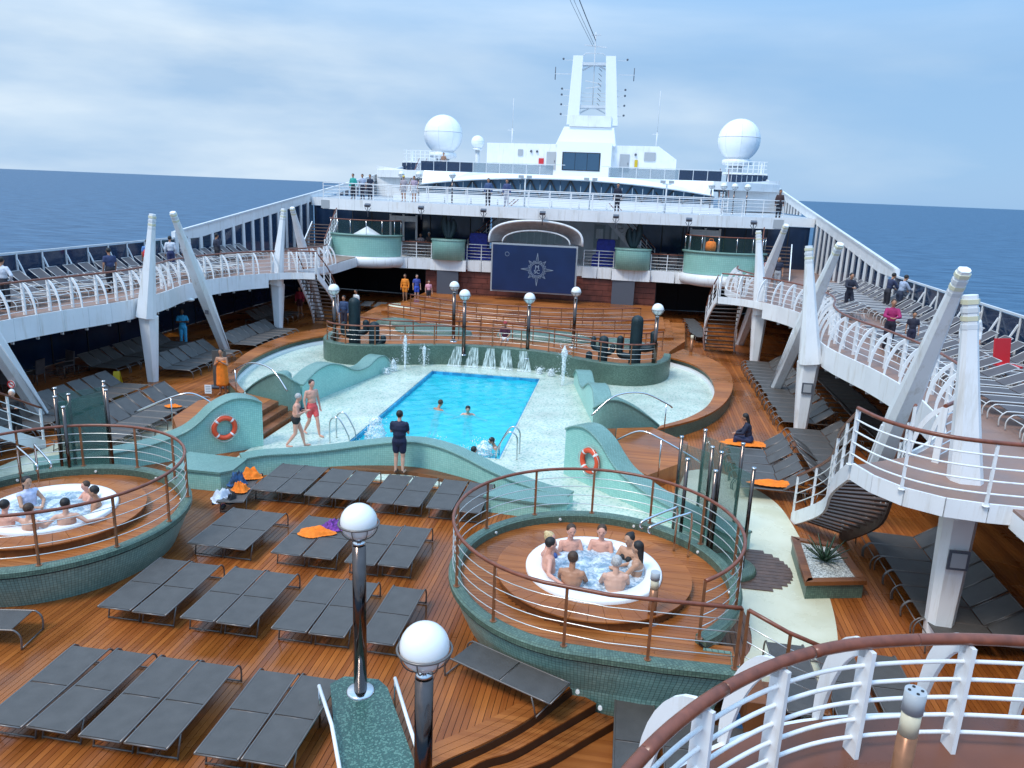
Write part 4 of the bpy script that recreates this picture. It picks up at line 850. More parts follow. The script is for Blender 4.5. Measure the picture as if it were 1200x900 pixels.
for sgn,side in ((1,'right'),(-1,'left')):
    for y in (14.2,27.2,38.4):
        dy_=1.5 if (sgn<0 and y<20) else 0
        t = thing('mast_pillar',f'white tapering upright pillar with banded tip, the {DIST[y]} one on the {side}','pillar',(sgn*12.42,y,0))
        taper(MB(),(sgn*12.42,y,0),(sgn*12.40,y,2.62),.40 if y>20 else .46,.72 if y>20 else .60).build('lower_leg','white',t)
        mb=MB(); P0=(sgn*12.42,y-.12,2.60); P1=(sgn*11.9,y,6.55); taper(mb,P0,P1,.74 if y>20 else .64,.23,ell=.75,e=1.3); mb.build('spike','white',t); bands(t,P0,P1,.245)
        if (sgn>0 and y<30):
            MB().box((sgn*12.40,y-.31,1.78 if y<20 else 1.75),(.36,.03,.38)).build('wall_sign','greypanel',t); MB().box((sgn*12.40,y-.333,1.78 if y<20 else 1.75),(.26,.012,.28)).build('sign_face','vent',t)
        t = thing('leaning_pillar',f'white tapering pillar leaning back across the deck edge, the {DIST[y]} one on the {side}','pillar',(sgn*12.5,y+5.7,0))
        B_,T_=Vector((sgn*12.45,y+5.75+dy_,0)),(Vector((-12.4,y+2.1+dy_,6.55)) if sgn<0 else Vector({14.2:(12.4,15.9,6.85),27.2:(13.2,28.5,6.6),38.4:(13.2,38.8,6.85)}[y])); mid=B_.lerp(T_,.5)
        taper(MB(),B_,mid,.42,.62 if y>20 else .56).build('lower_leg','white',t); taper(MB(),mid,T_,.62 if y>20 else .56,.23).build('spike','white',t); bands(t,mid,T_,.245)
        MB().tube([B_+Vector((-.22*sgn,-.05,.1)),mid+Vector((-.39*sgn,-.05,-.3))],.025,6).build('drain_pipe','offwhite',t)
        if sgn<0 and y==27.2:
            p=B_.lerp(T_,.33)+Vector((0,-.30,0)); MB().box(p,(.16,.02,.22)).build('small_sign','greypanel',t)
        if sgn<0 and y<20:
            s_=.24; p=B_.lerp(T_,s_)+Vector((0,-.33,0)); MB().cyl(p,p+Vector((0,-.02,0)),.13,n=20).build('sign_plate','signw',t)
            MB().tube([p+Vector((cos(a)*.11,-.03,sin(a)*.11)) for a in [2*pi*i/20 for i in range(20)]],.014,5,closed=True).build('sign_ring','signr',t)
            MB().bar(p+Vector((-.075,-.03,.075)),p+Vector((.075,-.03,-.075)),.02,.012,up=(0,1,0)).build('sign_slash','signr',t); MB().bar(p+Vector((-.06,-.028,0)),p+Vector((.06,-.028,0)),.02,.006,up=(0,1,0)).build('sign_cigarette','black',t)
    for k,yy in enumerate((18.5,24.2,32.0,36.4)):
        tag(MB().sph((sgn*(14.0 if k<2 else 13.6),yy,2.56),.20,12,sc=(1.3,.8,.45)).build('bulkhead_lamp','bulb'),f'{ORD(k)} oval ceiling lamp under the {side} side deck, counted from the near end','ceiling lamp')
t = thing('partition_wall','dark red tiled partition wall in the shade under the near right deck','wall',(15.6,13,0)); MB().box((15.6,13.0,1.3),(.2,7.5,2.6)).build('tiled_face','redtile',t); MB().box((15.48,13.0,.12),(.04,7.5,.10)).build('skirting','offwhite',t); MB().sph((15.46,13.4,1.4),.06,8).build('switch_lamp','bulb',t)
t = thing('slanting_girder','white slanting girder under the near right landing','girder',(13.5,13,2)); MB().bar((12.9,13.0,2.95),(15.4,11.6,1.75),.30,.42).build('beam','white',t)
# ---- outer windscreens and rising forward screens
for sgn,side in ((1,'right'),(-1,'left')):
    t = thing('windscreen',f'blue glass windscreen with white posts along the outer {side} side deck','windscreen',(sgn*18.45,11,3.25))
    y=11.0; Y1=39.0
    MB().bar((sgn*18.45,11,4.72),(sgn*18.45,Y1,4.72),.09,.07).build('top_rail','offwhite',t)
    n=20; dy=(Y1-y)/n
    for k in range(n):
        MB().box((sgn*18.47,y+dy*(k+.5),3.97),(.03,dy-.08,1.36)).build('pane','paneblue',t)
        MB().box((sgn*18.45,y+dy*k,3.98),(.07,.07,1.46)).build('post','white',t)
        MB().bar((sgn*18.40,y+dy*k,4.45),(sgn*17.9,y+dy*k+.02,3.3),.05,.05).build('stay','white',t)
    t = thing('rising_screen',f'white framed window wall rising forward on the outer {side} side','window wall',(sgn*18.5,40,3.25))
    def ztop(y): return 4.98+(y-39.2)*.117 if y<86 else 4.98+46.8*.117
    MB().loft([[(sgn*(18.5+a),yy,z+b) for a,b in ((-.09,0),(.09,0),(.09,.12),(-.09,.12))] for yy,z in ((39.0,4.95),(88,ztop(88)))]).build('top_rail','offwhite',t)
    def lowb(y): return max(4.25,min(ztop(y)-.75,6.2)) if y<57 else ztop(y)-.85
    yy=39.0
    MB().loft([[(sgn*(18.5+a),q,z) for a,z in ((-.05,ztop(q)-.62 if q>41 else ztop(q)-.35),(.05,ztop(q)-.62 if q>41 else ztop(q)-.35),(.05,ztop(q)),(-.05,ztop(q)))] for q in (39.0,41.5,50,60,70,86)]).build('top_beam','white',t)
    n=0
    while yy<86:
        d_=1.25; z0=3.25 if yy<57 else 6.9; z1=ztop(yy)-.5
        if z1-z0>.25:
            MB().box((sgn*18.5,yy,(z0+z1)/2),(.14,.26,z1-z0)).build('post','white',t)
            MB().box((sgn*18.52,yy+d_/2,(z0+z1)/2),(.03,d_-.28,z1-z0)).build('pane','paneblue',t)
        yy+=d_; n+=1
    MB().box((sgn*18.5,39.0,4.15),(.22,.30,1.8)).build('end_post','white',t)
# ================================================================== UPPER FORWARD DECKS
def arcY(x,y0,k): return y0+k*(x/18)**2
xs=[-15.3+30.6*i/24 for i in range(25)]; up=[(x,arcY(x,49.6,3.0)) for x in xs]
struct('promenade_deck', MB().prism(up+[(15.3,57),(18.4,57.05),(18.4,92),(-18.4,92),(-18.4,57.05),(-15.3,57)],6.22,6.82),'white')
struct('promenade_covering', MB().prism([(x*.995,y+.18) for x,y in up]+[(15.2,57),(18.2,57.2),(18.2,88),(-18.2,88),(-18.2,57.2),(-15.2,57)],6.821,6.83),'vent')
t = thing('deck_fascia','long white edge beam of the upper forward deck','deck edge',(0,49.6,6.2))
for i in range(24):
    a,b=up[i],up[i+1]; MB().bar((a[0]+.006,a[1]-.02,6.53),(b[0]-.006,b[1]-.02,6.53),.05,.70).build('panel','white',t)
for s_ in (-1,1):
    for k in range(3): MB().box((s_*(14.9-.95*k),arcY(15,49.6,3.0)-.10-.02*k,6.5),(.9,.04,.55)).build('vent_grille','vent',t)
railing([(x,y+.12,6.83) for x,y in up],'white railing along the upper forward deck edge',h=1.1,wires=4,step=1.35,post='white',top='white',wire='white',wr=.018,tr=.03)
railing([(-13.5,56.2,6.83),(-6,55.4,6.83),(0,55.2,6.83),(6,55.4,6.83),(13.5,56.2,6.83)],'white inner railing behind the upper forward deck walkway',h=1.0,wires=3,step=1.5,post='white',top='white',wire='white',wr=.022,tr=.03)
for i,x_ in enumerate((-11.2,-7.6,-3.5,.3,4.9,9.35,13.2)):
    t = thing('floodlight',f'{ORD(i)} small floodlight from the left under the upper deck edge','floodlight',(x_,49.3,6.1))
    MB().box((0,-.05,.50),(.36,.22,.16),T=Matrix.Rotation(.5,3,'X')).build('lamp_head','greypanel',t,local=True); MB().cyl((0,0,-.25),(0,0,.45),.03,n=6).build('stem','greypanel',t,local=True)
    for dx in (-.2,.2): MB().bar((dx,0,.35),(dx*.3,0,.12),.03,.03,up=(0,1,0)).build('bracket','greypanel',t,local=True)
# white low structures on the walkway
t = thing('deck_seating','long low white deck lockers behind the upper railing','lockers',(0,57,6.83))
for k in range(12): MB().box((-11+2*k,57.5,7.03),(1.9,.8,.42)).build('locker','white2',t)
# curved visor with blue band of glass
t = thing('curved_lounge','long white curved lounge roof over a band of blue glass with zigzag struts','lounge',(0,64,6.83))
def vx(i,n=30): return -12.15+24.3*i/n
def band_top(x): return 8.02+.82*(1-(x/12.15)**2)
def vis_top(x): return 8.25+1.28*(1-(x/12.15)**2)**.9
def yf(x): return 62.6+2.2*(x/12.15)**2
for i in range(30):
    a,b=vx(i),vx(i+1)
    MB().loft([[(x,yf(x)+.10,6.9),(x,yf(x)+.10,band_top(x)),(x,yf(x)+.2,band_top(x)),(x,yf(x)+.2,6.9)] for x in (a+.02,b-.02)]).build('window_pane','bandglass',t)
    MB().bar(((a if i%2 else b),yf(a)+.03,7.42),((b if i%2 else a),yf(b)+.03,band_top(b)),.10,.05,up=(0,1,0)).build('strut','gap',t)
MB().loft([[(x,yf(x)-.25,band_top(x)),(x,yf(x)-.30,band_top(x)+.08),(x,yf(x)+.9,min(9.2,vis_top(x)-.12)),(x,66.4,9.24),(x,66.4,band_top(x))] for x in [vx(i) for i in range(31)]],sm=False).build('roof_visor','white2',t)
MB().loft([[(x,yf(x)-.05,6.83),(x,yf(x)-.05,7.42),(x,yf(x)+.3,7.42),(x,yf(x)+.3,6.83)] for x in [vx(i) for i in range(31)]]).build('sill_wall','white',t)
struct('bridge_deck', MB().prism([(-13.2,66.5),(13.2,66.5),(18.3,72),(18.3,95),(-18.3,95),(-18.3,72)],8.6,9.25),'white')
t = thing('glass_parapet','long blue glass parapet with handrail on the deck above the lounge','parapet',(0,68,9.25))
for i in range(22):
    a,b=-12.9+25.8*i/22,-12.9+25.8*(i+1)/22
    if -.6<(a+b)/2<3.2: continue
    MB().box(((a+b)/2,68,9.68),(b-a-.05,.03,.80)).build('pane','paneblue' if abs(a)>9 else 'palepane',t); MB().box((a,68,9.7),(.05,.05,.9)).build('post','offwhite',t)
for a,b in ((-12.9,-.2),(2.9,12.9)): MB().bar((a,68,10.15),(b,68,10.15),.06,.05).build('handrail','offwhite',t)
t = thing('deckhouse','white deckhouse with a panoramic window below the mast','deckhouse',(0,80,9.25))
MB().loft([[(-9.35,y_,9.2),(7.8,y_,9.2),(9.6,y_,9.2),(9.6,y_,11.4),(7.8,y_,12.6),(-9.35,y_,12.45)] for y_ in (80,86)]).build('wall','white',t)
MB().box((.65,78.9,10.9),(5.3,2.2,3.5)).build('bay','white2',t)
MB().box((.42,77.78,10.83),(3.7,.06,1.72)).build('window','gap',t); 
for k in range(3): MB().box((-.76+1.18*k,77.74,10.83),(1.14,.05,1.58)).build('window_pane','bandglass',t)

for xx in (-2.75,4.55): dr=MB().box((xx,79.96,10.9),(.95,.08,1.7)).build('door','vent',t); MB().box((xx+.36,79.90,10.85),(.06,.06,.2)).build('handle','greypanel',dr)
MB().box((-3.75,79.93,10.8),(.5,.1,.6)).build('fire_box','red',t); MB().box((7.0,79.95,11.6),(1.1,.08,.8)).build('vent_grille','vent',t); MB().box((-5.9,79.95,11.6),(.5,.08,.6)).build('vent_grille','vent',t)
for x_ in (-4.8,5.6,-4.2): MB().sph((x_,79.9,11.75),.13,8).build('wall_lamp','greypanel',t)
MB().box((5.7,79.9,10.9),(.3,.12,.7)).build('yellow_box','yellow',t)
MB().loft([[(.6-2.95,79.6,12.45),(.6+3.0,79.6,12.45),(.6+3.0,84.5,12.45),(.6-2.95,84.5,12.45)],[(.85-2.45,79.9,14.2),(.85+2.45,79.9,14.2),(.85+2.45,84,14.2),(.85-2.45,84,14.2)]]).build('mast_plinth','white2',t)
MB().box((.95,81.5,14.75),(4.1,3.6,1.05)).build('plinth_top','white',t)
t = thing('radar_mast','white twin legged radar mast with crossbeams and antennas','mast',(.7,88,15))
for a,b in (((-1.45,15.0),(-1.25,22.0)),((2.75,15.0),(2.2,22.0))):
    MB().loft([[(a[0]-.66,87.4,a[1]),(a[0]+.66,87.4,a[1]),(a[0]+.66,88.6,a[1]),(a[0]-.66,88.6,a[1])],[(b[0]-.52,87.5,b[1]),(b[0]+.52,87.5,b[1]),(b[0]+.52,88.5,b[1]),(b[0]-.52,88.5,b[1])]]).build('leg','white2',t)
for z_ in (16.9,21.2):
    MB().box((.6,88,z_),(3.4,.9,.28)).build('crossbeam','offwhite',t)
    for s_ in (-1,1): MB().bar((.6+s_*1.4,88,z_-.65),(.6+s_*.3,88,z_-.1),.14,.14,up=(0,1,0)).build('knee_brace','offwhite',t)
MB().cyl((.55,88,17),(.45,88,24.4),.07,n=6).build('pole','offwhite',t); MB().tube([(-.9,88,21.9),(-.5,88,22.3),(1.3,88,22.3),(1.8,88,21.9)],.05,6).build('hoop','offwhite',t)
for z_,w_,tl in ((23.0,2.4,.25),(24.1,1.0,0),(19.4,1.8,.3),(18.9,1.6,-.2)): MB().bar((.5-w_/2,88,z_+tl*.5),(.5+w_/2,88,z_-tl*.5),.10,.14,up=(0,1,0)).build('radar_bar','offwhite',t)
for s_,x_ in ((-1,-2.0),(1,3.1)):
    MB().bar((x_,88,20.2),(x_+s_*1.7,88,20.2),.07,.09,up=(0,1,0)).build('yard','offwhite',t); MB().cyl((x_+s_*1.65,88,19.6),(x_+s_*1.65,88,20.9),.05,n=6).build('whip','greypanel',t)
    for z_ in (21.6,18.6,18.0,17.0,16.0): MB().bar((x_-s_*.2,88,z_),(x_+s_*.8,88,z_),.05,.05,up=(0,1,0)).build('yard','offwhite',t); MB().sph((x_+s_*.85,88,z_+.12),.12,8).build('lamp','greypanel',t)
for z_ in (17.5,17.9,18.3): MB().cyl((-.8,88,z_),(2.1,88,z_),.025,n=5).build('rail_bar','offwhite',t)
for k in range(8): MB().cyl((1.35,87.9,17+.5*k),(1.0,87.9,17.3+.5*k),.03,n=5).build('rung','greypanel',t)
for p,q,r_ in (((.45,88,23.6),(-4.2,60,34),.05),((.2,88,23.0),(-6.5,60,35),.022),((.3,88,23.2),(-5.6,60,34.8),.022)):
    t = thing('mast_wire',f'{"thick dark flag line" if r_>.04 else ("outer thin stay" if q[0]<-6 else "inner thin stay")} running from the mast top out of the picture','wire',p)
    P=[Vector(p).lerp(Vector(q),i/12)+Vector((0,0,-.9*sin(pi*i/12))) for i in range(13)]; MB().tube(P,r_,5).build('line','greypanel',t)
for x_,z1,lb in ((-7.45,17.2,'left'),(7.6,18.2,'right')):
    t = thing('whip_antenna',f'tall thin white whip antenna on the {lb} of the deckhouse roof','antenna',(x_,84,12.4)); MB().cyl((x_,84,12.2),(x_,84,14.2),.09,n=6).build('base','offwhite',t); MB().cyl((x_,84,14.2),(x_,84,z1),.035,n=5).build('whip','offwhite',t); MB().bar((x_-.5,84,14.0),(x_+.2,84,14.0),.06,.06).build('arm','offwhite',t)
for x_,z_,r_,lb in ((-16.45,13.7,2.2,'large white radome on the left'),(16.5,14.05,2.25,'large white radome on the right'),(-12.4,13.0,.75,'small white radome between the left dome and the deckhouse')):
    t = thing('radome',lb,'radome',(x_,90,z_-r_))
    n_=8 if r_>2 else 1
    for k in range(n_):
        a0=2*pi*k/n_; mbb=MB()
        for z0_,z1_ in ((.02,pi*.46),(pi*.465,pi*.86)):
            rg_=[[(x_+r_*sin(th)*cos(a0+2*pi/n_*j/4*.992),90+r_*sin(th)*sin(a0+2*pi/n_*j/4*.992),z_+r_*cos(th)) for j in range(5 if n_>1 else 17)] for th in [z0_+(z1_-z0_)*i/8 for i in range(9)]]
            if n_==1: rg_=[[(x_+r_*sin(th)*cos(2*pi*j/16),90+r_*sin(th)*sin(2*pi*j/16),z_+r_*cos(th)) for j in range(17)] for th in [z0_+(z1_-z0_)*i/8 for i in range(9)]]
            mbb.loft(rg_,closed=False,caps=False,sm=True)
        mbb.build('dome_panel','white2',t)
    MB().lathe((x_,90,z_),[(r_*.52,-r_*.84),(r_*.7,-r_*.92),(r_*.72,-r_*1.12),(r_*.4,-r_*1.2)],20).build('base_ring','white',t)
    MB().cyl((x_,90,9.2),(x_,90,z_-r_*1.05),r_*.35,n=12).build('pedestal','offwhite',t)
for sgn,side in ((1,'right'),(-1,'left')):
    t = thing('signal_deck',f'white railed signal platform under the {side} radome','platform',(sgn*16,84,9.2))
    MB().box((sgn*16.4,84,10.35),(4.2,6,.16)).build('floor','white',t)
    MB().bar((sgn*18.3,84,9.9),(sgn*18.3,84,11.5),.15,.3,up=(0,1,0)).build('end_post','white',t)
    for k in range(8): MB().box((sgn*(14.6+.5*k),81,10.95),(.07,.07,1.1)).build('post','white',t); MB().box((sgn*(14.85+.5*k),81.02,9.75),(.44,.04,.95)).build('pane','paneblue',t)
    for z_ in (10.8,11.15,11.5): MB().bar((sgn*14.4,81,z_),(sgn*18.4,81,z_),.05,.05).build('rail_bar','white',t)
    open_stair('ladder_stair',f'steep white ladder stair up to the {side} signal platform',[(sgn*13.6,70,9.25),(sgn*13.4,66,6.9)],[(sgn*12.9,70,9.25),(sgn*12.7,66,6.9)],9,tread='white')
    t = thing('side_wing',f'white sloping wing wall on the {side} of the bridge deck','wall',(sgn*15,70,6.9)); MB().loft([[(sgn*13.4,68.5,6.9),(sgn*18.3,72,6.9),(sgn*18.3,72,9.6),(sgn*13.4,68.5,9.2)],[(sgn*13.4,68.9,6.9),(sgn*18.3,72.4,6.9),(sgn*18.3,72.4,9.6),(sgn*13.4,68.9,9.2)]]).build('wall','white',t)
# ================================================================== FOREGROUND BALCONY
RB = [(5.75,2.6),(6.05,3.6),(6.43,4.40),(6.78,4.95),(7.20,5.44),(7.71,5.88),(8.26,6.20),(9.03,6.45),(9.77,6.58),(11,6.7),(13,6.75),(16,6.7)]
RBp = cr_path(RB,5); EDp = offset(RBp,-.52)
struct('near_balcony', MB().prism(EDp+[(16,1.2),(6.2,1.2)],2.75,3.22),'white')
struct('near_balcony_covering', MB().prism(offset(RBp,-.45)+[(16,1.2),(6.2,1.2)],3.221,3.25),'fgdeck')
t = thing('balustrade','nearest white balustrade with broad blades and thick varnished handrail in the bottom right corner','balustrade',(7,5,3.25))
rp=[Vector((x,y,4.36)) for x,y in RBp]; rs=resample(rp,1.05)
for k,(a,b) in enumerate(zip(rs[:-1],rs[1:])):
    seg=[p for p in resample(rp,.12) if (p-a).length<=(b-a).length*1.02 and (p-b).length<=(b-a).length*1.02]
    if len(seg)<2: seg=[a,b]
    d_=(seg[-1]-seg[-2]).normalized(); seg=[a]+seg+[b-d_*.004]
    seg=sorted(seg,key=lambda p:(p-a).length); MB().tube([q+Vector((0,0,0)) for q in seg],.052,12).build('handrail_length','rail',t)
for k in range(5): MB().tube([(x,y,3.42+.18*k) for x,y in RBp],.019,8).build('rail_bar','white',t)
for p in resample([(*q,0) for q in RBp],.98)[1:]:
    i=min(range(len(RBp)),key=lambda j:hypot(RBp[j][0]-p.x,RBp[j][1]-p.y)); b=Vector((*RBp[i],0)); a=Vector((*EDp[i],0)); u_=(a-b).normalized(); tg=Vector((-u_.y,u_.x,0))
    L_=(a-b).length
    if b.x < 6.65: continue
    MB().loft([[b+tg*w_+u_*x_+Vector((0,0,z_)) for w_,x_ in ((-.02,-.085-0),(.02,-.085),(.02,.085),(-.02,.085))] for z_ in (3.25,4.31)]).build('post','white',t)
    rg_=[]
    for i_ in range(11):
        s=i_/10; ang=s*pi/2; c_=b+u_*L_*.98*sin(ang)+Vector((0,0,3.20+1.08*cos(ang))); wd=.19*(.4+.6*sin(pi*min(.99,.15+s*.8))); off_=(u_*sin(ang)+Vector((0,0,cos(ang))))*wd*.5
        rg_.append([c_+off_+tg*.02,c_-off_+tg*.02,c_-off_-tg*.02,c_+off_-tg*.02])
    MB().loft(rg_).build('blade','white',t)
t = thing('bollard_light','steel capped wooden bollard light behind the nearest balustrade','bollard light',(8.28,4.95,3.25))
MB().cyl((8.28,4.95,3.25),(8.28,4.95,4.46),.066,n=20).build('post','bronze',t); MB().cyl((8.28,4.95,4.46),(8.28,4.95,4.64),.064,n=20).build('lens','amber',t); MB().cyl((8.28,4.95,4.64),(8.28,4.95,4.80),.070,n=20).build('steel_cap','vent',t)
for k in range(4): MB().cyl((8.28+.042*cos(k*pi/2),4.95+.042*sin(k*pi/2),4.80),(8.28+.042*cos(k*pi/2),4.95+.042*sin(k*pi/2),4.806),.011,n=8).build('screw','gap',t)
# ================================================================== SUNBEDS
def panel_mb(y0,y1,z0,z1,w=.60,th=.014,sag=.012):
    rg_=[]
    for i in range(5):
        s=i/4; y=y0+(y1-y0)*s; z=z0+(z1-z0)*s; rg_.append([(x,y,z-sag*(1-(2*x/w)**2)*sin(pi*min(1,max(0,s)))-(0 if top else th)) for top,xs_ in ((1,(-w/2,-w/4,0,w/4,w/2)),(0,(w/2,w/4,0,-w/4,-w/2))) for x in xs_])
    return MB().loft(rg_,sm=False)
def make_bed(kind, sl='sling', fr='frame'):
    r = thing('sunbed','x','sunbed')
    w=.315
    if kind=='flat':
        panel_mb(.02,.93,.385,.385).build('foot_panel',sl,r,local=True); panel_mb(.965,1.90,.385,.392).build('back_panel',sl,r,local=True)
        for s in (-1,1):
            MB().tube(cr_path([(s*w,.0,.375),(s*w,1.0,.375),(s*w,1.82,.385),(s*w,1.97,.36),(s*w,2.05,.24),(s*w,2.04,.02)],4),.017,6).build('side_rail',fr,r,local=True)
            MB().tube([(s*w,.34,.37),(s*(w-.01),.24,.0)],.015,6).build('leg',fr,r,local=True)
        for y,z in ((.0,.372),(.24,.03),(2.04,.03),(.95,.365)): MB().cyl((-w,y,z),(w,y,z),.013,n=6).build('cross_bar',fr,r,local=True)
    else:
        a={'up':.62,'low':.40}[kind]; zt=.38+.72*sin(a); yt=1.20+.74*cos(a)
        panel_mb(.12,1.18,.37,.36).build('seat_panel',sl,r,local=True); panel_mb(1.20,yt,.37,zt).build('back_panel',sl,r,local=True)
        for s in (-1,1):
            MB().tube(cr_path([(s*w,-.05,.02),(s*w,-.06,.20),(s*w,.03,.33),(s*w,.2,.365),(s*w,1.2,.355),(s*w,1.85,.34)],4),.017,6).build('side_rail',fr,r,local=True)
            MB().tube([(s*w,1.75,.34),(s*w,1.82,.0)],.015,6).build('leg',fr,r,local=True)
            MB().tube([(s*(w-.005),1.2,.37),(s*(w-.005),yt,zt)],.014,6).build('back_frame',fr,r,local=True)
        for y,z in ((.0,.30),(1.82,.04),(yt,zt)): MB().cyl((-w,y,z),(w,y,z),.013,n=6).build('cross_bar',fr,r,local=True)
    return r
protos={}; used_p=set()
def bed(kind, x, y, z, rz, label, group, sl='sling', fr='frame'):
    """rz: direction the head end points, degrees, 90 = forward (+Y)"""
    key=(kind,sl,fr)
    if key not in protos: protos[key]=make_bed(*key); o=protos[key]
    else: o=copy_tree(protos[key])
    o.location=(x,y,z); o.rotation_euler=(0,0,radians(rz-90)+random.uniform(-.012,.012)); tag(o,label,'sunbed',group); return o
rows=[('nearest row at bottom left',8.15,[(-1.83-.0,2),(-.30,2),(1.42,2)]),('second row from the near end',11.2,[(-2.28,2),(-.66,2),(1.06,2),(2.30,1)]),('third row',13.85,[(-2.15,2),(-.24,2),(1.40,2)]),('row against the low wavy wall',16.95,[(-2.30,2),(-.86,2),(.78,2),(2.28,2)])]
gnear='charcoal sunbeds in rows on the teak deck'
for ri,(rn,y0,ps) in enumerate(rows):
    k=0; tot=sum(p[1] for p in ps)
    for px,n in ps:
        for j in range(n):
            dx=(-.345+.69*j) if n==2 else 0; yy=y0+random.uniform(-.03,.03)
            bed('flat',px+dx+random.uniform(-.01,.01),yy,0,90+random.uniform(-1,1),f'flat charcoal sunbed, {ORD(k)} from the left, {rn}',gnear); k+=1
bed('flat',-3.05,16.1,0,104,'charcoal sunbed piled with clothes beside the corner block',gnear)
bed('flat',5.55,10.50,0,156,'lone charcoal sunbed set askew at the foot of the right whirlpool wall',gnear)
bed('flat',-5.75,10.20,0,9,'lone charcoal sunbed beside the left whirlpool wall',gnear)
for k,x_ in enumerate((6.75,7.5,8.25,9.0,9.75)): bed('flat',x_,9.3 if k<2 else 9.0,-.5,90,f'dark sunbed, {ORD(k)} from the left, beneath the right whirlpool wall','dark sunbeds on the lower deck')
for k,x_ in enumerate((9.35,10.1,10.85)): bed('flat',x_,10.8,0,90,f'dark sunbed, {ORD(k)} from the left at the near end of the right cream walkway','dark sunbeds at the end of the cream walkway')
# rows under the side decks
def free(x,y):
    for py in (14.2,27.2,38.4):
        if hypot(x-12.4,y-py)<.0: return False
    return True
def row(n, x, y0, dy, rz, kind, lab, grp, z=0, sl='sling', fr='frame', skip=()):
    k=0
    for i in range(n):
        if i in skip: continue
        y=y0+dy*i; bed(kind,x+random.uniform(-.05,.05),y,z,rz+random.uniform(-1.5,1.5),f'{ORD(k)} sunbed from the near end, {lab}',grp,sl,fr); k+=1
for sgn,side in ((-1,'left'),(1,'right')):
    rz=180 if sgn<0 else 0; g_=f'charcoal sunbeds under the {side} side deck'
    if sgn<0:
        row(8,-8.35,19.3,.70,rz,'up','pool side row by the left glass screens',g_)
        row(10,-11.3,18.6,.72,rz,'up','second row under the left deck',g_)
        row(6,-11.2,28.2,.70,rz,'up','row between middle left pillars',g_)
        row(8,-14.0,27.6,.72,rz,'up','outboard row under the left deck',g_)
        row(7,-11.1,33.6,.66,rz,'up','row before the far left pillar',g_)
        row(5,-13.2,40.0,.7,rz,'up','row behind the far left stair',g_)
    else:
        row(19,11.75,24.9,.70,rz,'up','inner row under the right side deck',g_,skip=(3,))
        row(17,15.9,25.5,.70,180,'up','outer row under the right side deck',g_)
        row(6,9.45,20.75,.70,rz,'up','group beside the right glass screens',g_)
        row(6,13.3,20.75,.70,180,'up','group behind the right glass screens',g_)
        row(7,12.05,13.9,.66,rz,'up','dark row under the near right landing',g_)
        row(6,10.3,43.6,.9,100,'flat','group under the right end of the stage deck',g_)
for k in range(5): bed('flat',-11.5+.9*k,46.9,0,100,f'{ORD(k)} sunbed from the left, under the left end of the stage deck','sunbeds left of the stage')
# upper side decks
for sgn,side in ((-1,'left'),(1,'right')):
    g_=f'brown grey sunbeds on the upper {side} side deck'
    row(16,sgn*14.6,17.6 if sgn<0 else 15.6,.98 if sgn<0 else .92,180 if sgn<0 else 0,'low',f'inner row, upper {side} deck',g_,z=FZ,sl='sling2',fr='framew')
    row(27,sgn*16.35,19.5,.98,(180 if sgn<0 else 0),'up',f'row against the upper {side} windscreen',g_,z=FZ,sl='sling2',fr='framew')
    row(6,sgn*13.9,33.6,.9,180 if sgn<0 else 0,'low',f'short upper {side} row near the far stair',g_,z=FZ,sl='sling2',fr='framew')
# ================================================================== GLOBE LAMPS
def globe_lamp(x,y,z,h,r,label,pr=.10,grp=None):
    t=thing('globe_lamp',label,'lamp post',(x,y,z)); zc=z+h
    MB().lathe((x,y,z),[(.01,.035),(pr*1.9,.035),(pr*2.15,.02),(pr*2.2,0)],24).build('base_plate','chrome',t)
    MB().cyl((x,y,z+.03),(x,y,zc-r-.10),pr,n=20).build('pole','chromed',t)
    MB().lathe((x,y,zc-r-.10),[(pr*.55,0),(pr*.9,.01),(pr*.95,.05),(pr*.4,.06),(pr*.35,.11)],20).build('collar','chrome',t)
    MB().sph((x,y,zc),r,28).build('globe','globe',t)
    rg_=[Vector((x+cos(a)*(r*1.09),y+sin(a)*(r*1.09),zc-.10*r)) for a in [2*pi*i/32 for i in range(32)]]
    c=MB().tube(rg_,r*.055,6,closed=True); c.build('cradle_ring','frame',t)
    for k in range(8):
        a=2*pi*k/8; MB().tube([(x+cos(a)*r*1.09*cos(b),y+sin(a)*r*1.09*cos(b),zc-r*1.09*sin(b)) for b in [.09+(pi/2-.25)*i/6 for i in range(7)]],r*.03,5).build('cradle_arm','frame',t)
M['chromed']=mat('dark_chrome',(.13,.10,.09),.13,metal=1,var=.15,nscale=5)
globe_lamp(2.56,9.74,.50,2.80,.265,'globe lamp post standing on the far end of the green speckled plinth')
globe_lamp(4.30,6.95,.50,2.80,.265,'nearest globe lamp post at the bottom of the picture')
for x,y,lb in ((-7.05,32.9,'left end of the island wall beside the cactus'),(-1.2,33.75,'island wall left of the water curtains'),(1.72,33.95,'island wall right of the middle'),(7.35,32.95,'right end of the island wall')):
    globe_lamp(x,y,.55,2.75,.25,f'globe lamp post on the {lb}',pr=.085)
for x,y,lb in ((-2.35,36.6,'left'),(3.55,37.2,'right')): globe_lamp(x,y,.55,2.75,.24,f'globe lamp post standing farther back on the island, the {lb} one of two',pr=.085)
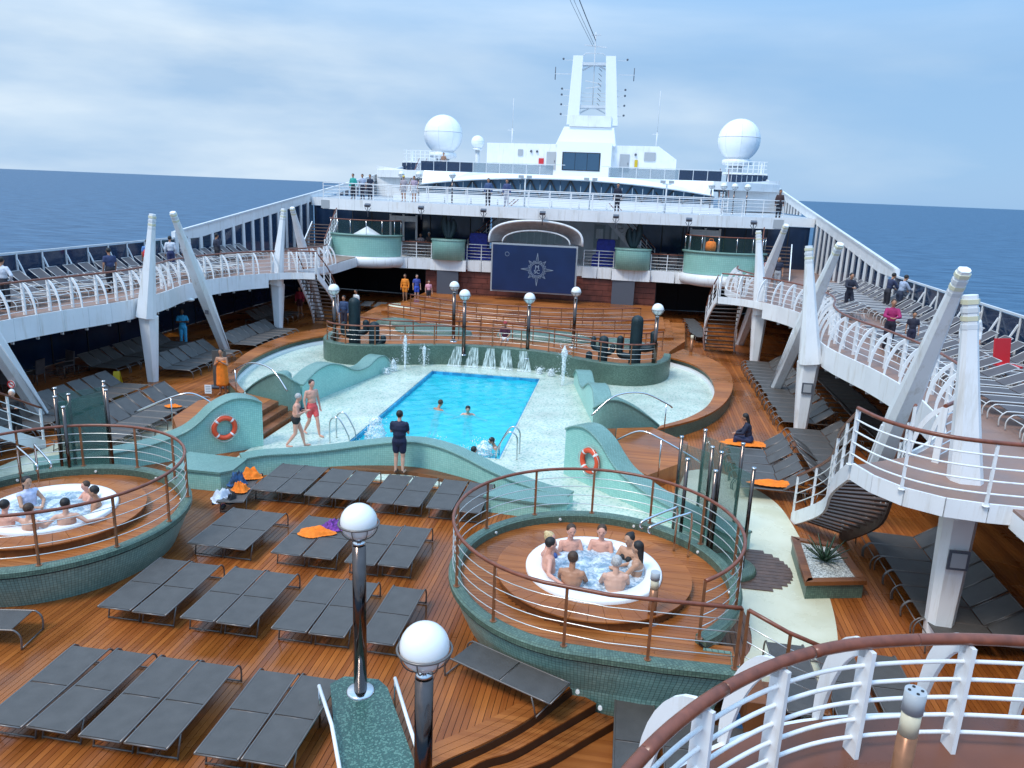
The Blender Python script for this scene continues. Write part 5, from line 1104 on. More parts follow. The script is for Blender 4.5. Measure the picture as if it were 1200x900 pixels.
for i,(x,y) in enumerate(((-12.2,60),(-10.3,58.2),(11.2,57.2),(12.1,57.8),(12.9,58.2),(13.9,59),(-6.7,54),(-1.6,54.2),(2.9,54.2),(8.0,54))):
    ds='small globe lamp' if i<7 else 'small twin floodlight'
    if i<7: globe_lamp(x,y,6.83,1.95,.22,f'{ORD(i)} small globe lamp from the left on the upper forward deck',pr=.05)
    else:
        t=thing('floodlight_post',f'{ORD(i-7)} twin floodlight post from the left on the upper forward deck','lamp post',(x,y,6.83)); MB().cyl((x,y,6.83),(x,y,8.7),.05,n=8).build('pole','offwhite',t)
        for s in (-1,1): MB().box((x+s*.28,y-.1,8.85),(.34,.25,.18)).build('lamp_head','vent',t)
        MB().box((x,y,8.72),(.6,.06,.05)).build('crossbar','offwhite',t)
# ================================================================== CACTI, AGAVE PLANTER
def cactus(x,y,z,h,r,arms,label):
    t=thing('cactus_sculpture',label,'cactus sculpture',(x,y,z))
    def ribbed(P,r_,nm):
        n=20; P=resample(cr_path(P,6),.05); k=len(P); rr_=[]
        for i in range(k):
            D_=.05*(k-1-i)/r_; e=sqrt(max(.01,1-(1-D_)**2)) if D_<1 else 1; rr_.append(r_*e)
        m_=MB().tube(P,rr_,n)
        c0=len(m_.v)
        for i in range(k):
            for j in range(n):
                if j%2: p=P[i]; v=Vector(m_.v[i*n+j]); m_.v[i*n+j]=tuple(p+(v-p)*.82)
        m_.build(nm,'cactus',t)
    ribbed([(x,y,z),(x,y,z+h*.5),(x,y,z+h*.9),(x,y,z+h)],r,'trunk')
    for s,z0,z1,d in arms: ribbed([(x,y,z+z0),(x+s*d*.6,y,z+z0-.02),(x+s*d,y,z+z0+.12),(x+s*d,y,z+z1*.9),(x+s*d,y,z+z1)],r*.55,'arm')
cactus(-6.35,33.6,.55,2.35,.27,[(1,.75,1.35,.55),(-1,.6,1.2,.52)],'tall dark teal cactus sculpture at the left end of the island')
cactus(-5.3,33.3,.55,1.35,.24,[(1,.35,.75,.42)],'shorter dark cactus sculpture right of the tall left one')
cactus(6.55,33.9,.55,2.3,.28,[(1,.85,1.65,.75),(-1,.45,1.35,.68)],'tall dark teal cactus sculpture at the right end of the island')
cactus(5.15,33.6,.55,1.35,.22,[(-1,.75,1.3,.45),(1,.6,1.0,.40)],'middle sized dark cactus sculpture left of the tall right one')
cactus(4.55,33.4,.55,.65,.15,[],'smallest dark cactus stump at the right end of the island')
t=thing('agave_planter','wooden rimmed planter box with an agave in pale gravel','planter',(10.8,16.3,0))
pq=[(10.15,15.1),(11.45,15.45),(11.35,17.15),(10.28,17.35)]
MB().prism([(10.8+(x-10.8)*.93,16.3+(y-16.3)*.95) for x,y in pq],0,.33).build('box','green',t)
for a,b in zip(pq,pq[1:]+pq[:1]):
    d=(Vector(b)-Vector(a)).normalized(); n_=Vector((-d.y,d.x)); MB().prism([a,b,tuple(Vector(b)+n_*.17-d*.15),tuple(Vector(a)+n_*.17+d*.15)],.331,.42).build('rim_board','woodstep',t)
MB().prism([(10.3,15.28),(11.3,15.58),(11.2,17.0),(10.42,17.16)],.30,.37).build('gravel','gravel',t)
ag=thing('agave','dark green agave growing in the gravel of the planter box','plant',(10.78,16.25,.37))
for k in range(26):
    a=k*2.4; ln=.28+.30*random.random(); el=.25+.9*(1-k/26); rg_=[]
    for i in range(6):
        s=i/5; r_=ln*s; w_=.04*(1-s)**.7+.004; c=(10.78+cos(a)*r_*cos(el*.7),16.25+sin(a)*r_*cos(el*.7),.37+ln*s*sin(el)*1.1+.02); rg_.append([(c[0]-sin(a)*w_,c[1]+cos(a)*w_,c[2]+.012),(c[0],c[1],c[2]-.012),(c[0]+sin(a)*w_,c[1]-cos(a)*w_,c[2]+.012)])
    MB().loft(rg_,caps=False,sm=True).build('leaf','leaf',ag)
t=thing('bollard_light','wood clad bollard light under the near right curved stair','bollard light',(12.05,19.9,0)); MB().cyl((12.05,19.9,0),(12.05,19.9,.8),.08).build('post','bronze',t); MB().cyl((12.05,19.9,.8),(12.05,19.9,1.0),.078).build('lens','amber',t); MB().cyl((12.05,19.9,1.0),(12.05,19.9,1.1),.085).build('steel_cap','vent',t)
t=thing('bollard_light','wood clad bollard light beside the right pale mat','bollard light',(9.35,38.6,0)); MB().cyl((9.35,38.6,0),(9.35,38.6,1.1),.08).build('post','bronze',t); MB().cyl((9.35,38.6,1.1),(9.35,38.6,1.3),.078).build('lens','amber',t)
# ================================================================== GLASS WIND SCREENS
for sgn,side in ((1,'right'),(-1,'left')):
    pts=[(7.62,17.84),(8.23,18.56),(9.02,17.71),(9.03,16.03)]; pts2=[(7.66,16.25),(8.20,15.65)]; pts3=[(8.28,17.25),(8.45,16.93)]
    t=thing('glass_shelter',f'zigzag glass wind screen on chrome posts beside the {side} whirlpool','glass screen',(sgn*8.5,17.2,0))
    allp=pts+pts3+pts2
    if sgn<0: allp=[(7.93,18.44),(7.30,17.68),(8.61,17.45),(8.04,16.74),(7.89,17.04),(7.22,16.01),(7.6,18.0)]
    for x,y in allp:
        MB().cyl((sgn*x,y,0),(sgn*x,y,2.43),.042,n=10).build('post','chromed',t); MB().cyl((sgn*x,y,2.43),(sgn*x,y,2.47),.05,n=10).build('post_cap','chrome',t)
    prs=[((7.62,17.84),(8.28,17.25)),((8.23,18.56),(8.45,16.93)),((7.66,16.25),(7.62,17.84)),((8.20,15.65),(8.28,17.25)),((8.45,16.93),(9.03,16.03)),((8.23,18.56),(9.02,17.71))] if sgn>0 else [((7.93,18.44),(8.61,17.45)),((7.3,17.68),(8.04,16.74)),((7.89,17.04),(7.22,16.01)),((7.6,18.0),(8.04,16.74)),((7.93,18.44),(7.3,17.68))]
    for a,b in prs:
        A_,B_=Vector((sgn*a[0],a[1],1.2)),Vector((sgn*b[0],b[1],1.2)); d=(B_-A_).normalized()*.06; MB().bar(A_+d,B_-d,.014,2.2).build('glass_pane','glassd',t)
    MB().lathe((sgn*8.75,16.1,0),[(.01,.14),(.55,.14),(.6,.10),(.6,0)],24).build('footing','green',t)
# ================================================================== PEOPLE
SK={'fair':(.62,.36,.26),'pink':(.66,.33,.24),'tan':(.42,.20,.115),'olive':(.50,.27,.17),'dark':(.14,.065,.04)}
for k,v in SK.items(): M['skin_'+k]=mat('skin',v,.5,var=.07,nscale=6)
HC={'black':(.012,.010,.010),'brown':(.055,.028,.015),'blonde':(.55,.40,.20),'grey':(.42,.41,.40),'white':(.7,.69,.67)}
for k,v in HC.items(): M['hair_'+k]=mat('hair',v,.6,var=.35,nscale=30)
def V3(*a): return Vector(a)
def capsule(mb,p,q,r0,r1,n=9,sx=1):
    p,q=Vector(p),Vector(q); mb.tube([p,q],[r0,r1],n); mb.sph(p,r0,n); mb.sph(q,r1,n)
def remesh(o,v,sm=2):
    m=o.modifiers.new('voxel','REMESH'); m.mode='VOXEL'; m.voxel_size=v; m.use_smooth_shade=True
    s=o.modifiers.new('smooth','SMOOTH'); s.iterations=sm; s.factor=.5
def person(label,x,y,z,face,pose='stand',h=1.74,skin='fair',hair='brown',hstyle='short',top=None,sleeve=None,bottom=None,blen='shorts',arms='down',lean=0,build=1.0,turn=0,vox=.016,group=None,near=False,bra=None,cap=None,towel=None,yawlean=0,shoes=None):
    t=thing('person',label,'person',(x,y,z),radians(face-90),group); f=h/1.74
    def P(a,b,c): return Vector((a*f,b*f,c*f))
    seat=pose in('sit','tub','swim')
    pel=P(0,0,.93); 
    if pose=='sit': pel=P(0,0,.10)
    if pose=='tub': pel=P(0,0,-.38)
    if pose=='swim': pel=P(0,-.22,-.55)
    L=radians(lean); up=Vector((0,sin(L),cos(L))); fwd=Vector((0,cos(L),-sin(L))); R_=Vector((1,0,0))
    if pose=='swim': up=Vector((0,.35,.94))
    def T(a,b,c): return pel+R_*a*f+fwd*b*f+up*c*f
    belly,chest,neck=T(0,.01,.20),T(0,0,.40),T(0,-.01,.56); B=build
    ax=T(0,0,.0)
    # legs
    if pose in('sit',): kn=[pel+P(s*.11,.42,.02) for s in(-1,1)]; an=[pel+P(s*.11,.44,-.42) for s in(-1,1)]
    elif pose=='tub': kn=[pel+P(s*.12,.40,.02) for s in(-1,1)]; an=[pel+P(s*.10,.48,-.10) for s in(-1,1)]
    elif pose=='swim': kn=[pel+P(s*.12,-.1,-.40) for s in(-1,1)]; an=[pel+P(s*.12,-.35,-.62) for s in(-1,1)]
    elif pose=='walk': kn=[P(-.09,.16,.50),P(.09,-.02,.49)]; an=[P(-.09,.24,.08),P(.09,-.30,.12)]
    elif pose=='jog': kn=[P(-.09,.22,.54),P(.09,.0,.50)]; an=[P(-.09,.20,.12),P(.09,-.38,.26)]
    else: kn=[P(s*.095,.02,.49) for s in(-1,1)]; an=[P(s*.10,-.02,.08) for s in(-1,1)]
    hips=[pel+P(s*.09,0,-.02) for s in(-1,1)]
    sh=[T(s*.172*(1+(B-1)*.45),-.01,.49) for s in(-1,1)]
    A={'down':((.245,-.02,.22),(.25,.06,-.03)),'hips':((.34,-.06,.24),(.20,.08,.06)),'phone':((.24,.04,.24),(.07,.30,.32)),'rail':((.25,.20,.28),(.20,.42,.22)),
       'spread':((.36,.10,.36),(.60,.22,.34)),'rim':((.38,-.06,.34),(.58,.10,.30)),'front':((.24,.16,.28),(.08,.38,.26)),'fold':((.26,.06,.24),(-.08,.22,.30)),'swing':((.25,.10,.24),(.24,.28,.10)),'up':((.30,.16,.50),(.16,.14,.72)),'towelhold':((.24,.06,.24),(.04,.22,.40)),'lap':((.24,.10,.24),(.12,.34,.10))}[arms]
    el=[]; wr=[]
    for i,s in enumerate((-1,1)):
        e,w=A; 
        if arms=='swing' and s>0: e,w=((.25,-.16,.26),(.25,-.06,.02))
        if arms=='up' and s>0: e,w=((.26,.02,.24),(.22,.18,.12))
        el.append(T(s*e[0],e[1],e[2])); wr.append(T(s*w[0],w[1],w[2]))
    hc=T(0,.03,.735); 
    def add_torso(mb,g=0,lo=0,hi=1):
        mb.sph(pel+up*.01,.150*f*B+g,12,sc=(1.08,.80,.85)); capsule(mb,pel+R_*.05*f,pel-R_*.05*f,.115*f*B+g,.115*f*B+g)
        mb.sph(belly,.142*f*B+g,12,sc=(1.02,.80*(1+.35*(B-1)*3),1.1))
        if hi: mb.sph(T(0,.0,.36),.162*f*B+g,12,sc=(1.08,.74,1.05)); capsule(mb,T(-.09,0,.45),T(.09,0,.45),.092*f*B+g,.092*f*B+g); capsule(mb,sh[0]+up*(-.01),sh[1]+up*(-.01),.058*f+g,.058*f+g)
    b=MB(); add_torso(b); capsule(b,T(0,-.02,.50),T(0,.01,.64),.060*f,.056*f)
    b.sph(hc+up*.015*f,.102*f,14,sc=(.86,1.0,1.12)); b.sph(hc+up*(-.055*f)+fwd*.018*f,.070*f,12,sc=(.86,.95,1.0)); 
    capsule(b,hc+fwd*.092*f+up*.005*f,hc+fwd*.108*f-up*.022*f,.010*f,.014*f,6)
    for s in(-1,1): b.sph(hc+R_*s*.088*f-up*.01,.024*f,6,sc=(.5,.8,1.3))
    for i,s in enumerate((-1,1)):
        capsule(b,hips[i],kn[i],.088*f*B,.058*f*B**.5); capsule(b,kn[i],kn[i].lerp(an[i],.35),.055*f,.060*f); capsule(b,kn[i].lerp(an[i],.35),an[i],.058*f,.036*f)
        ft=an[i]+P(s*.02,.0,-.045); toe=ft+P(s*.02,.17,-.005) if pose!='swim' else ft+P(0,-.1,-.1); capsule(b,ft,toe,.034*f,.030*f)
        capsule(b,sh[i],el[i],.052*f*B**.5,.040*f); capsule(b,el[i],wr[i],.040*f,.027*f)
        d=(wr[i]-el[i]).normalized(); sd=(R_-d*R_.dot(d)); sd=sd.normalized() if sd.length>.2 else up; pm=wr[i]+d*.055*f
        capsule(b,wr[i]+d*.01,pm+d*.02,.026*f,.032*f,7)
        for q in range(4):
            o_=pm+sd*(q-1.5)*.019*f+d*.035*f; ln=(.062,.072,.068,.052)[q]*f; dn=d.cross(sd)*(.25*s); capsule(b,o_,o_+(d+dn*.5).normalized()*ln*.55,.0105*f,.010*f,5); capsule(b,o_+(d+dn*.5).normalized()*ln*.55,o_+(d+dn*1.6).normalized()*ln,.010*f,.009*f,5)
        capsule(b,pm-d*.03-sd*s*.02*f,pm+d*.025*f-sd*s*.055*f,.012*f,.010*f,5)
    o=b.build('body','skin_'+skin,t,local=True,fix=False); remesh(o,vox)
    # clothes
    g=.014*f
    if bottom:
        c=MB(); c.sph(pel+up*.01,.150*f*B+g,12,sc=(1.08,.84,.85)); capsule(c,pel+R_*.05*f,pel-R_*.05*f,.115*f*B+g,.115*f*B+g)
        fr={'briefs':.12,'shorts':.62,'trousers':1}[blen]
        for i,s in enumerate((-1,1)):
            capsule(c,hips[i],hips[i].lerp(kn[i],fr),.090*f*B+g,(.088+(.066-.088)*fr)*f*B+g)
            if blen=='trousers': capsule(c,kn[i],an[i],.064*f+g,.046*f+g)
        if blen!='briefs': c.sph(pel+up*.10*f,.138*f*B+g,10,sc=(1.06,.82,.6))
        oo=c.build('trousers' if blen=='trousers' else ('swim_briefs' if blen=='briefs' else 'shorts'),cmat(bottom),t,local=True,fix=False); remesh(oo,vox*1.15,3)
    if top:
        c=MB(); add_torso(c,g*.9); capsule(c,T(0,-.01,.50),T(0,0,.565),.068*f,.066*f)
        if sleeve:
            for i in range(2):
                e_=el[i] if sleeve=='long' else sh[i].lerp(el[i],.62); capsule(c,sh[i],e_,.056*f*B**.5+g,.050*f+g)
                if sleeve=='long': capsule(c,el[i],el[i].lerp(wr[i],.92),.044*f+g,.034*f+g)
        oo=c.build('top',cmat(top),t,local=True,fix=False); remesh(oo,vox*1.15,3)
    if bra:
        c=MB(); 
        for s in(-1,1): c.sph(T(s*.07,.10,.37),.065*f,10)
        c.tube([T(.160*cos(a),.115*sin(a),.36) for a in [2*pi*i/20 for i in range(20)]],.018,6,closed=True); c.build('bikini_top',cmat(bra),t,local=True)
    if towel:
        c=MB(); rg_=[]
        for i in range(13):
            s=i/12; zz=1.34-.98*s; w_=.185+.05*s; rg_.append([P((w_+.012*sin(j*1.3*2+i))*cos(2*pi*j/28),(w_*.78+.016*sin(j*2.1))*sin(2*pi*j/28),zz) for j in range(28)])
        c.loft(rg_,sm=True); c.build('towel_wrap',towel,t,local=True)
    if shoes:
        for i in range(2): c=MB(); q=an[i]+P(0,0,-.04); capsule(c,q,q+P(0,.16,-.01),.042*f,.038*f,8); c.build('shoe',cmat(shoes),t,local=True,fix=False)
    hm='hair_'+hair; c=MB()
    if cap: c.sph(hc+up*.045*f-fwd*.004,.102*f,14,sc=(.93,1.04,.95)); c.sph(hc+fwd*.10*f+up*.045*f,.05*f,10,sc=(1.2,1.0,.22)); c.build('cap',cmat(cap),t,local=True)
    elif hstyle!='bald':
        c.sph(hc+up*.038*f-fwd*.020*f,.104*f,16,sc=(.93,1.02,1.02))
        if hstyle in('long','bun'):
            if hstyle=='long': capsule(c,hc-fwd*.05*f,hc-fwd*.085*f-up*.26*f,.078*f,.05*f,10)
            else: c.sph(hc-fwd*.085*f+up*.09*f,.05*f,10)
        oo=c.build('hair',hm,t,local=True,fix=False); remesh(oo,.014,1)
    if near:
        for s in(-1,1): MB().sph(hc+R_*s*.033*f+fwd*.088*f+up*.012*f,.0095*f,8).build('eye','black',t,local=True)
        MB().sph(hc+fwd*.090*f-up*.055*f,.016*f,8,sc=(1.3,.35,.3)).build('mouth','purple' if False else 'lips',t,local=True)
    return t
M['lips']=mat('lips',(.40,.13,.10),.5)
WZ=.925
# right whirlpool (water level .955): seven seated round the rim
R=[('blonde woman leaning on the far left rim of the right whirlpool',4.93,13.95,-20,dict(skin='pink',hair='blonde',hstyle='bun',arms='front',bra=(.05,.1,.3))),
('dark haired man with his arm along the left rim of the right whirlpool',5.0,13.42,15,dict(skin='pink',hair='black',arms='rim',build=1.08)),
('man with brown hair facing the camera at the back left of the right whirlpool',5.33,14.42,-70,dict(skin='pink',hair='brown',arms='lap',near=True)),
('man with short hair facing the camera at the back of the right whirlpool',5.95,14.55,-92,dict(skin='pink',hair='brown',arms='lap',near=True)),
('woman with dark tied hair at the back right of the right whirlpool',6.52,14.30,-125,dict(skin='olive',hair='black',hstyle='bun',arms='lap',near=True,bra=(.02,.02,.02))),
('woman with long black hair seen from the side at the right of the right whirlpool',6.68,13.66,170,dict(skin='olive',hair='black',hstyle='long',arms='front',bra=(.5,.5,.5))),
('tanned man with dark hair seen from behind in the right whirlpool',5.48,12.92,85,dict(skin='tan',hair='brown',arms='front',build=1.12)),
('grey haired man seen from behind at the near right of the right whirlpool',6.28,12.95,95,dict(skin='fair',hair='grey',arms='front',build=1.15))]
for lb,x,y,fc,kw in R: kw.setdefault('h',1.84); person(lb,x,y,WZ+(.17 if y<13.8 else .04),fc,'tub',vox=.013,group='bathers in the right whirlpool',**kw)
Lp=[('woman in a pale swimsuit with tied hair at the far left of the left whirlpool',-6.42,13.75,-20,dict(skin='olive',hair='black',hstyle='long',arms='front',top=(.55,.58,.75),near=True)),
('boy with brown hair at the back of the left whirlpool looking down',-5.42,14.30,-120,dict(skin='pink',hair='brown',arms='front',near=True,h=1.5)),
('man with short black hair at the right of the left whirlpool',-4.95,13.95,-150,dict(skin='tan',hair='black',arms='lap',near=True)),
('dark haired man leaning his arms on the near left rim of the left whirlpool',-6.00,12.66,95,dict(skin='pink',hair='black',arms='spread',build=1.05)),
('bather with brown hair seen from behind at the near side of the left whirlpool',-5.42,12.62,90,dict(skin='fair',hair='brown',arms='front')),
('black haired man with his arm along the near right rim of the left whirlpool',-4.92,13.02,120,dict(skin='fair',hair='black',arms='rim',build=1.05))]
for lb,x,y,fc,kw in Lp: person(lb,x,y,WZ+.18 if 'woman' in lb else WZ+(.03 if y>13.5 else .12),fc,'tub',vox=.013,group='bathers in the left whirlpool',**kw)
# swimmers
for lb,x,y,fc,kw in (('swimmer with tied hair on the left in the middle of the pool',-.58,26.9,60,dict(skin='tan',hair='brown')),('swimmer with dark hair facing the camera in the middle of the pool',.60,26.5,-80,dict(skin='fair',hair='black',near=True)),
    ('dark haired bather at the near edge of the pool, seen in profile',1.08,22.05,0,dict(skin='pink',hair='black')),('dark haired bather at the near edge of the pool next to the right water jet',1.72,22.0,60,dict(skin='pink',hair='black')),('bather in the water behind the right pool ladder',2.18,23.1,200,dict(skin='tan',hair='black'))):
    person(lb,x,y,.0,fc,'swim',arms='spread' if 'middle' in lb else 'front',group='bathers in the pool',**kw)
person('man in a navy polo shirt and shorts seen from behind at the low wavy wall',.12,19.62,.15,92,'stand',1.76,'fair','black',top=(.008,.014,.045),sleeve='short',bottom=(.008,.014,.05),arms='phone',build=1.22,vox=.014,shoes=(.08,.04,.03))
person('grey haired woman in a black bikini walking on the cream mosaic',-3.62,21.15,.05,20,'walk',1.66,'pink','grey',bottom=(.01,.01,.012),blen='briefs',bra=(.02,.03,.06),arms='phone',build=1.12,vox=.014,lean=6)
person('man in red and white swim shorts standing on the cream mosaic',-3.62,22.35,.05,-35,'walk',1.80,'pink','black',bottom=(.80,.10,.10),arms='down',vox=.014)
person('person wrapped in a bright orange towel standing beside the ring bench',-8.85,26.2,0,-80,'stand',1.72,'tan','black',towel='orange',arms='towelhold',vox=.014)
person('dark haired person in a jacket sitting on an orange towel by the glass screens',10.25,24.25,.46,170,'sit',1.74,'tan','black','long',top=(.012,.016,.04),sleeve='long',bottom=(.02,.025,.07),blen='trousers',arms='front',lean=14)
person('seated person in a dark red top and white shorts on the island deck',.45,35.3,1.0,-92,'sit',1.74,'tan','brown',top=(.06,.008,.03),sleeve='short',bottom=(.7,.7,.7),arms='lap',cap=(.4,.04,.05))
person('crew member in light blue scrubs standing under the left side deck',-15.0,33.6,0,-60,'stand',1.76,'dark','black',top=(.05,.42,.72),sleeve='short',bottom=(.06,.42,.70),blen='trousers',arms='fold')
person('white haired person in black by the left stair foot',-11.65,19.35,0,-60,'stand',1.65,'fair','white',top=(.012,.012,.016),sleeve='long',bottom=(.02,.02,.02),blen='trousers',arms='fold')
for lb,x,y,fc,kw in (('person in an orange robe standing left of the stage',-8.45,48.6,-90,dict(skin='tan',hair='brown',top=(.85,.25,.02),sleeve='long',bottom=(.85,.25,.02))),
 ('person in a blue top standing beside the orange robe left of the stage',-7.75,48.9,-60,dict(skin='fair',hair='black',top=(.05,.08,.35),sleeve='short',bottom=(.04,.10,.55))),
 ('child in a pink top by the left speaker panel',-6.75,48.2,-60,dict(skin='fair',hair='black',top=(.75,.35,.42),sleeve='short',bottom=(.02,.02,.03),h=1.5)),
 ('man in a white shirt walking on the far left of the island deck',-10.1,44.0,-120,dict(skin='tan',hair='black',top=(.75,.75,.75),sleeve='short',bottom=(.35,.12,.08),pose='walk')),
 ('person in dark blue half hidden by the tall left cactus',-8.4,37.6,-90,dict(skin='tan',hair='black',top=(.03,.06,.14),sleeve='long',bottom=(.02,.02,.04),blen='trousers')),
 ('red clad person seated in the shade under the far left deck',-13.6,43.8,-90,dict(skin='tan',hair='black',top=(.45,.03,.06),sleeve='long',bottom=(.1,.02,.03)))):
    kw=dict(kw); ps=kw.pop('pose','stand'); person(lb,x,y,.0 if 'shade' in lb or 'far left' in lb else .56,fc,ps,vox=.022,**kw)
# upper left deck
for lb,x,y,fc,kw in (('man in a dark blue shirt standing by the rail left of the middle left pillar',-14.9,28.6,150,dict(skin='tan',hair='black',top=(.03,.045,.12),sleeve='short',bottom=(.02,.02,.03),blen='trousers',build=1.15)),
 ('person in a blue top with a red backpack on the upper left side deck',-16.4,33.4,120,dict(skin='tan',hair='black',top=(.10,.22,.48),sleeve='short',bottom=(.08,.05,.1),build=1.05)),
 ('person in a white hooded top on the upper left side deck',-16.9,36.0,120,dict(skin='tan',hair='black',top=(.62,.64,.70),sleeve='long',bottom=(.03,.04,.12),blen='trousers')),
 ('person in a grey top half hidden by the leaning left pillar',-16.4,36.6,100,dict(skin='tan',hair='brown',top=(.5,.52,.58),sleeve='long',bottom=(.1,.1,.14),blen='trousers')),
 ('man in black standing right of the leaning left pillar',-16.2,39.2,60,dict(skin='tan',hair='black',top=(.02,.025,.05),sleeve='long',bottom=(.02,.02,.03),blen='trousers')),
 ('person in a pale jacket at the left picture edge on the upper deck',-15.35,23.6,100,dict(skin='tan',hair='black',top=(.6,.62,.68),sleeve='long',bottom=(.02,.02,.03),blen='trousers',arms='hips')),
 ('person in a black top behind the pale jacket at the left picture edge',-15.9,24.0,120,dict(skin='tan',hair='black',top=(.02,.02,.025),sleeve='long',bottom=(.02,.02,.03),blen='trousers'))):
    kw=dict(kw); t_=person(lb,x,y,FZ,fc,'stand',vox=.02,**kw)
    if 'backpack' in lb:
        bp=MB(); bp.sph((x+.10,y-.26,FZ+1.12),.22,12,sc=(.85,.6,1.15)); tag(bp.build('backpack','red'),'red backpack worn by the person in the blue top on the upper left deck','backpack')
# upper right deck
for lb,x,y,fc,kw in (('jogging woman in black on the upper right side deck',15.6,35.5,-80,dict(pose='jog',skin='tan',hair='black',hstyle='bun',top=(.012,.014,.03),sleeve='long',bottom=(.012,.014,.03),blen='trousers',arms='front')),
 ('woman in a magenta jacket standing with a child on the upper right side deck',14.75,26.9,-100,dict(skin='tan',hair='brown',hstyle='bun',top=(.32,.012,.10),sleeve='long',bottom=(.02,.015,.03),blen='trousers',arms='front',h=1.68)),
 ('child in a black and white top beside the woman in magenta',15.45,26.9,-100,dict(skin='tan',hair='black',top=(.02,.02,.04),sleeve='short',bottom=(.02,.02,.05),h=1.32)),
 ('man in a white long sleeved shirt behind the near right spike',16.3,24.6,-100,dict(skin='tan',hair='black',top=(.72,.74,.76),sleeve='long',bottom=(.05,.08,.16),blen='trousers',h=1.8)),
 ('man in a light blue grey shirt leaning on the right outer rail',17.9,36.2,20,dict(skin='tan',hair='black',top=(.32,.38,.50),sleeve='long',bottom=(.02,.03,.06),blen='trousers',arms='rail',lean=14)),
 ('person in dark clothes leaning on the right outer rail beside the man in light blue',17.6,36.9,20,dict(skin='tan',hair='black',top=(.02,.03,.08),sleeve='long',bottom=(.02,.02,.03),blen='trousers',arms='rail',lean=14)),
 ('man in a black shirt standing by the far right stair rail',13.9,43.4,-90,dict(skin='tan',hair='black',top=(.02,.025,.05),sleeve='short',bottom=(.35,.36,.38),blen='trousers')),
 ('person in a patterned pink top by the far right stair',13.3,43.0,-120,dict(skin='fair',hair='brown',top=(.40,.22,.22),sleeve='short',bottom=(.3,.3,.32),blen='trousers'))):
    kw=dict(kw); ps=kw.pop('pose','stand'); person(lb,x,y,FZ,fc,ps,vox=.02,**kw)
# forward decks
for lb,x,y,z,kw in (('person in a green top at the left end of the upper forward deck',-14.3,55,6.83,dict(top=(.03,.35,.30),sleeve='long',bottom=(.02,.02,.03),blen='trousers')),
 ('person in a grey top at the left end of the upper forward deck',-13.7,55.3,6.83,dict(top=(.35,.40,.52),sleeve='short',bottom=(.02,.02,.04),blen='trousers')),
 ('person in a dark top farthest right of three at the upper forward deck corner',-13.3,55.8,6.83,dict(top=(.02,.03,.06),sleeve='short',bottom=(.02,.02,.04),blen='trousers')),
 ('person in a yellow cap left of centre on the upper forward deck',-10.2,54,6.83,dict(top=(.35,.30,.33),sleeve='short',bottom=(.35,.33,.35),cap=(.7,.5,.1))),
 ('person in mauve beside the yellow cap on the upper forward deck',-9.5,54.2,6.83,dict(top=(.40,.30,.38),sleeve='short',bottom=(.5,.5,.52))),
 ('man in dark blue at the middle of the upper forward deck railing',-3.6,51.2,6.83,dict(top=(.05,.09,.20),sleeve='long',bottom=(.01,.01,.02),blen='trousers')),
 ('person in navy top and pale trousers at the middle of the upper forward railing',-2.4,51.4,6.83,dict(top=(.05,.07,.18),sleeve='long',bottom=(.4,.4,.45),blen='trousers')),
 ('person in black right of centre on the upper forward deck',4.85,51.4,6.83,dict(top=(.01,.012,.03),sleeve='long',bottom=(.01,.01,.02),blen='trousers')),
 ('person in black and brown at the right end of the upper forward deck',15.0,51.9,6.83,dict(top=(.06,.03,.03),sleeve='long',bottom=(.02,.02,.03),blen='trousers')),
 ('person in a brown top leaning on the parapet below the left radome',-12.1,73,9.25,dict(top=(.3,.16,.10),sleeve='short',bottom=(.5,.45,.42))),
 ('grey haired man seated among the tables of the forward deck',-8.1,53.2,3.05,dict(top=(.05,.03,.03),sleeve='short',bottom=(.02,.02,.03),hair='grey')),
 ('person in blue near the left leaf sculpture on the forward deck',-4.9,54.6,3.25,dict(top=(.06,.12,.3),sleeve='short',bottom=(.02,.02,.03))),
 ('person in a pale top left of the left leaf sculpture on the forward deck',-8.9,53.9,2.9,dict(top=(.5,.4,.4),sleeve='short',bottom=(.02,.02,.03)))):
    kw=dict(kw); kw.setdefault('hair','black'); kw.setdefault('skin','tan'); person(lb,x,y,z,-90,'stand',vox=.028,**kw)
# ================================================================== SMALL THINGS
def cloth_heap(label,cat,x,y,z,rx,ry,hh,m,rot=0,seed=1,name='towel'):
    random.seed(seed); n=26; vs=[]; 
    ph=[random.uniform(0,6) for _ in range(12)]
    for j in range(n+1):
        for i in range(n+1):
            u,v=2*i/n-1,2*j/n-1; a=1+.10*sin(3*atan2(v,u)+ph[0])+.06*sin(5*atan2(v,u)+ph[1]); r=min(1,hypot(u,v)); e=max(0,1-(max(abs(u),abs(v)))**4)
            q=(1-min(1,hypot(u,v))**2.2); hz=hh*e*q*(.62+.16*sin(u*7+ph[2]+2*sin(v*4+ph[3]))+.16*sin(v*9+ph[4]+3*sin(u*3+ph[5]))+.10*sin((u+v)*15+ph[6]))+.012*abs(sin(u*11+v*5+ph[7])); X=u*sqrt(1-v*v/2)*rx*a; Y=v*sqrt(1-u*u/2)*ry*a
            vs.append((x+X*cos(rot)-Y*sin(rot),y+X*sin(rot)+Y*cos(rot),z+max(.004,hz)))
    mb=MB(); mb.add(vs,[(j*(n+1)+i,j*(n+1)+i+1,(j+1)*(n+1)+i+1,(j+1)*(n+1)+i) for j in range(n) for i in range(n)],True)
    return tag(mb.build(name,m),label,cat)
cloth_heap('crumpled orange towel on the sunbed left of the near lamp','towel',-.36,14.95,.40,.42,.26,.17,'orange',.2,3)
cloth_heap('purple patterned cloth heaped next to the orange towel on the sunbed','cloth',-.10,15.32,.40,.32,.24,.20,'purple',-.4,4,'cloth')
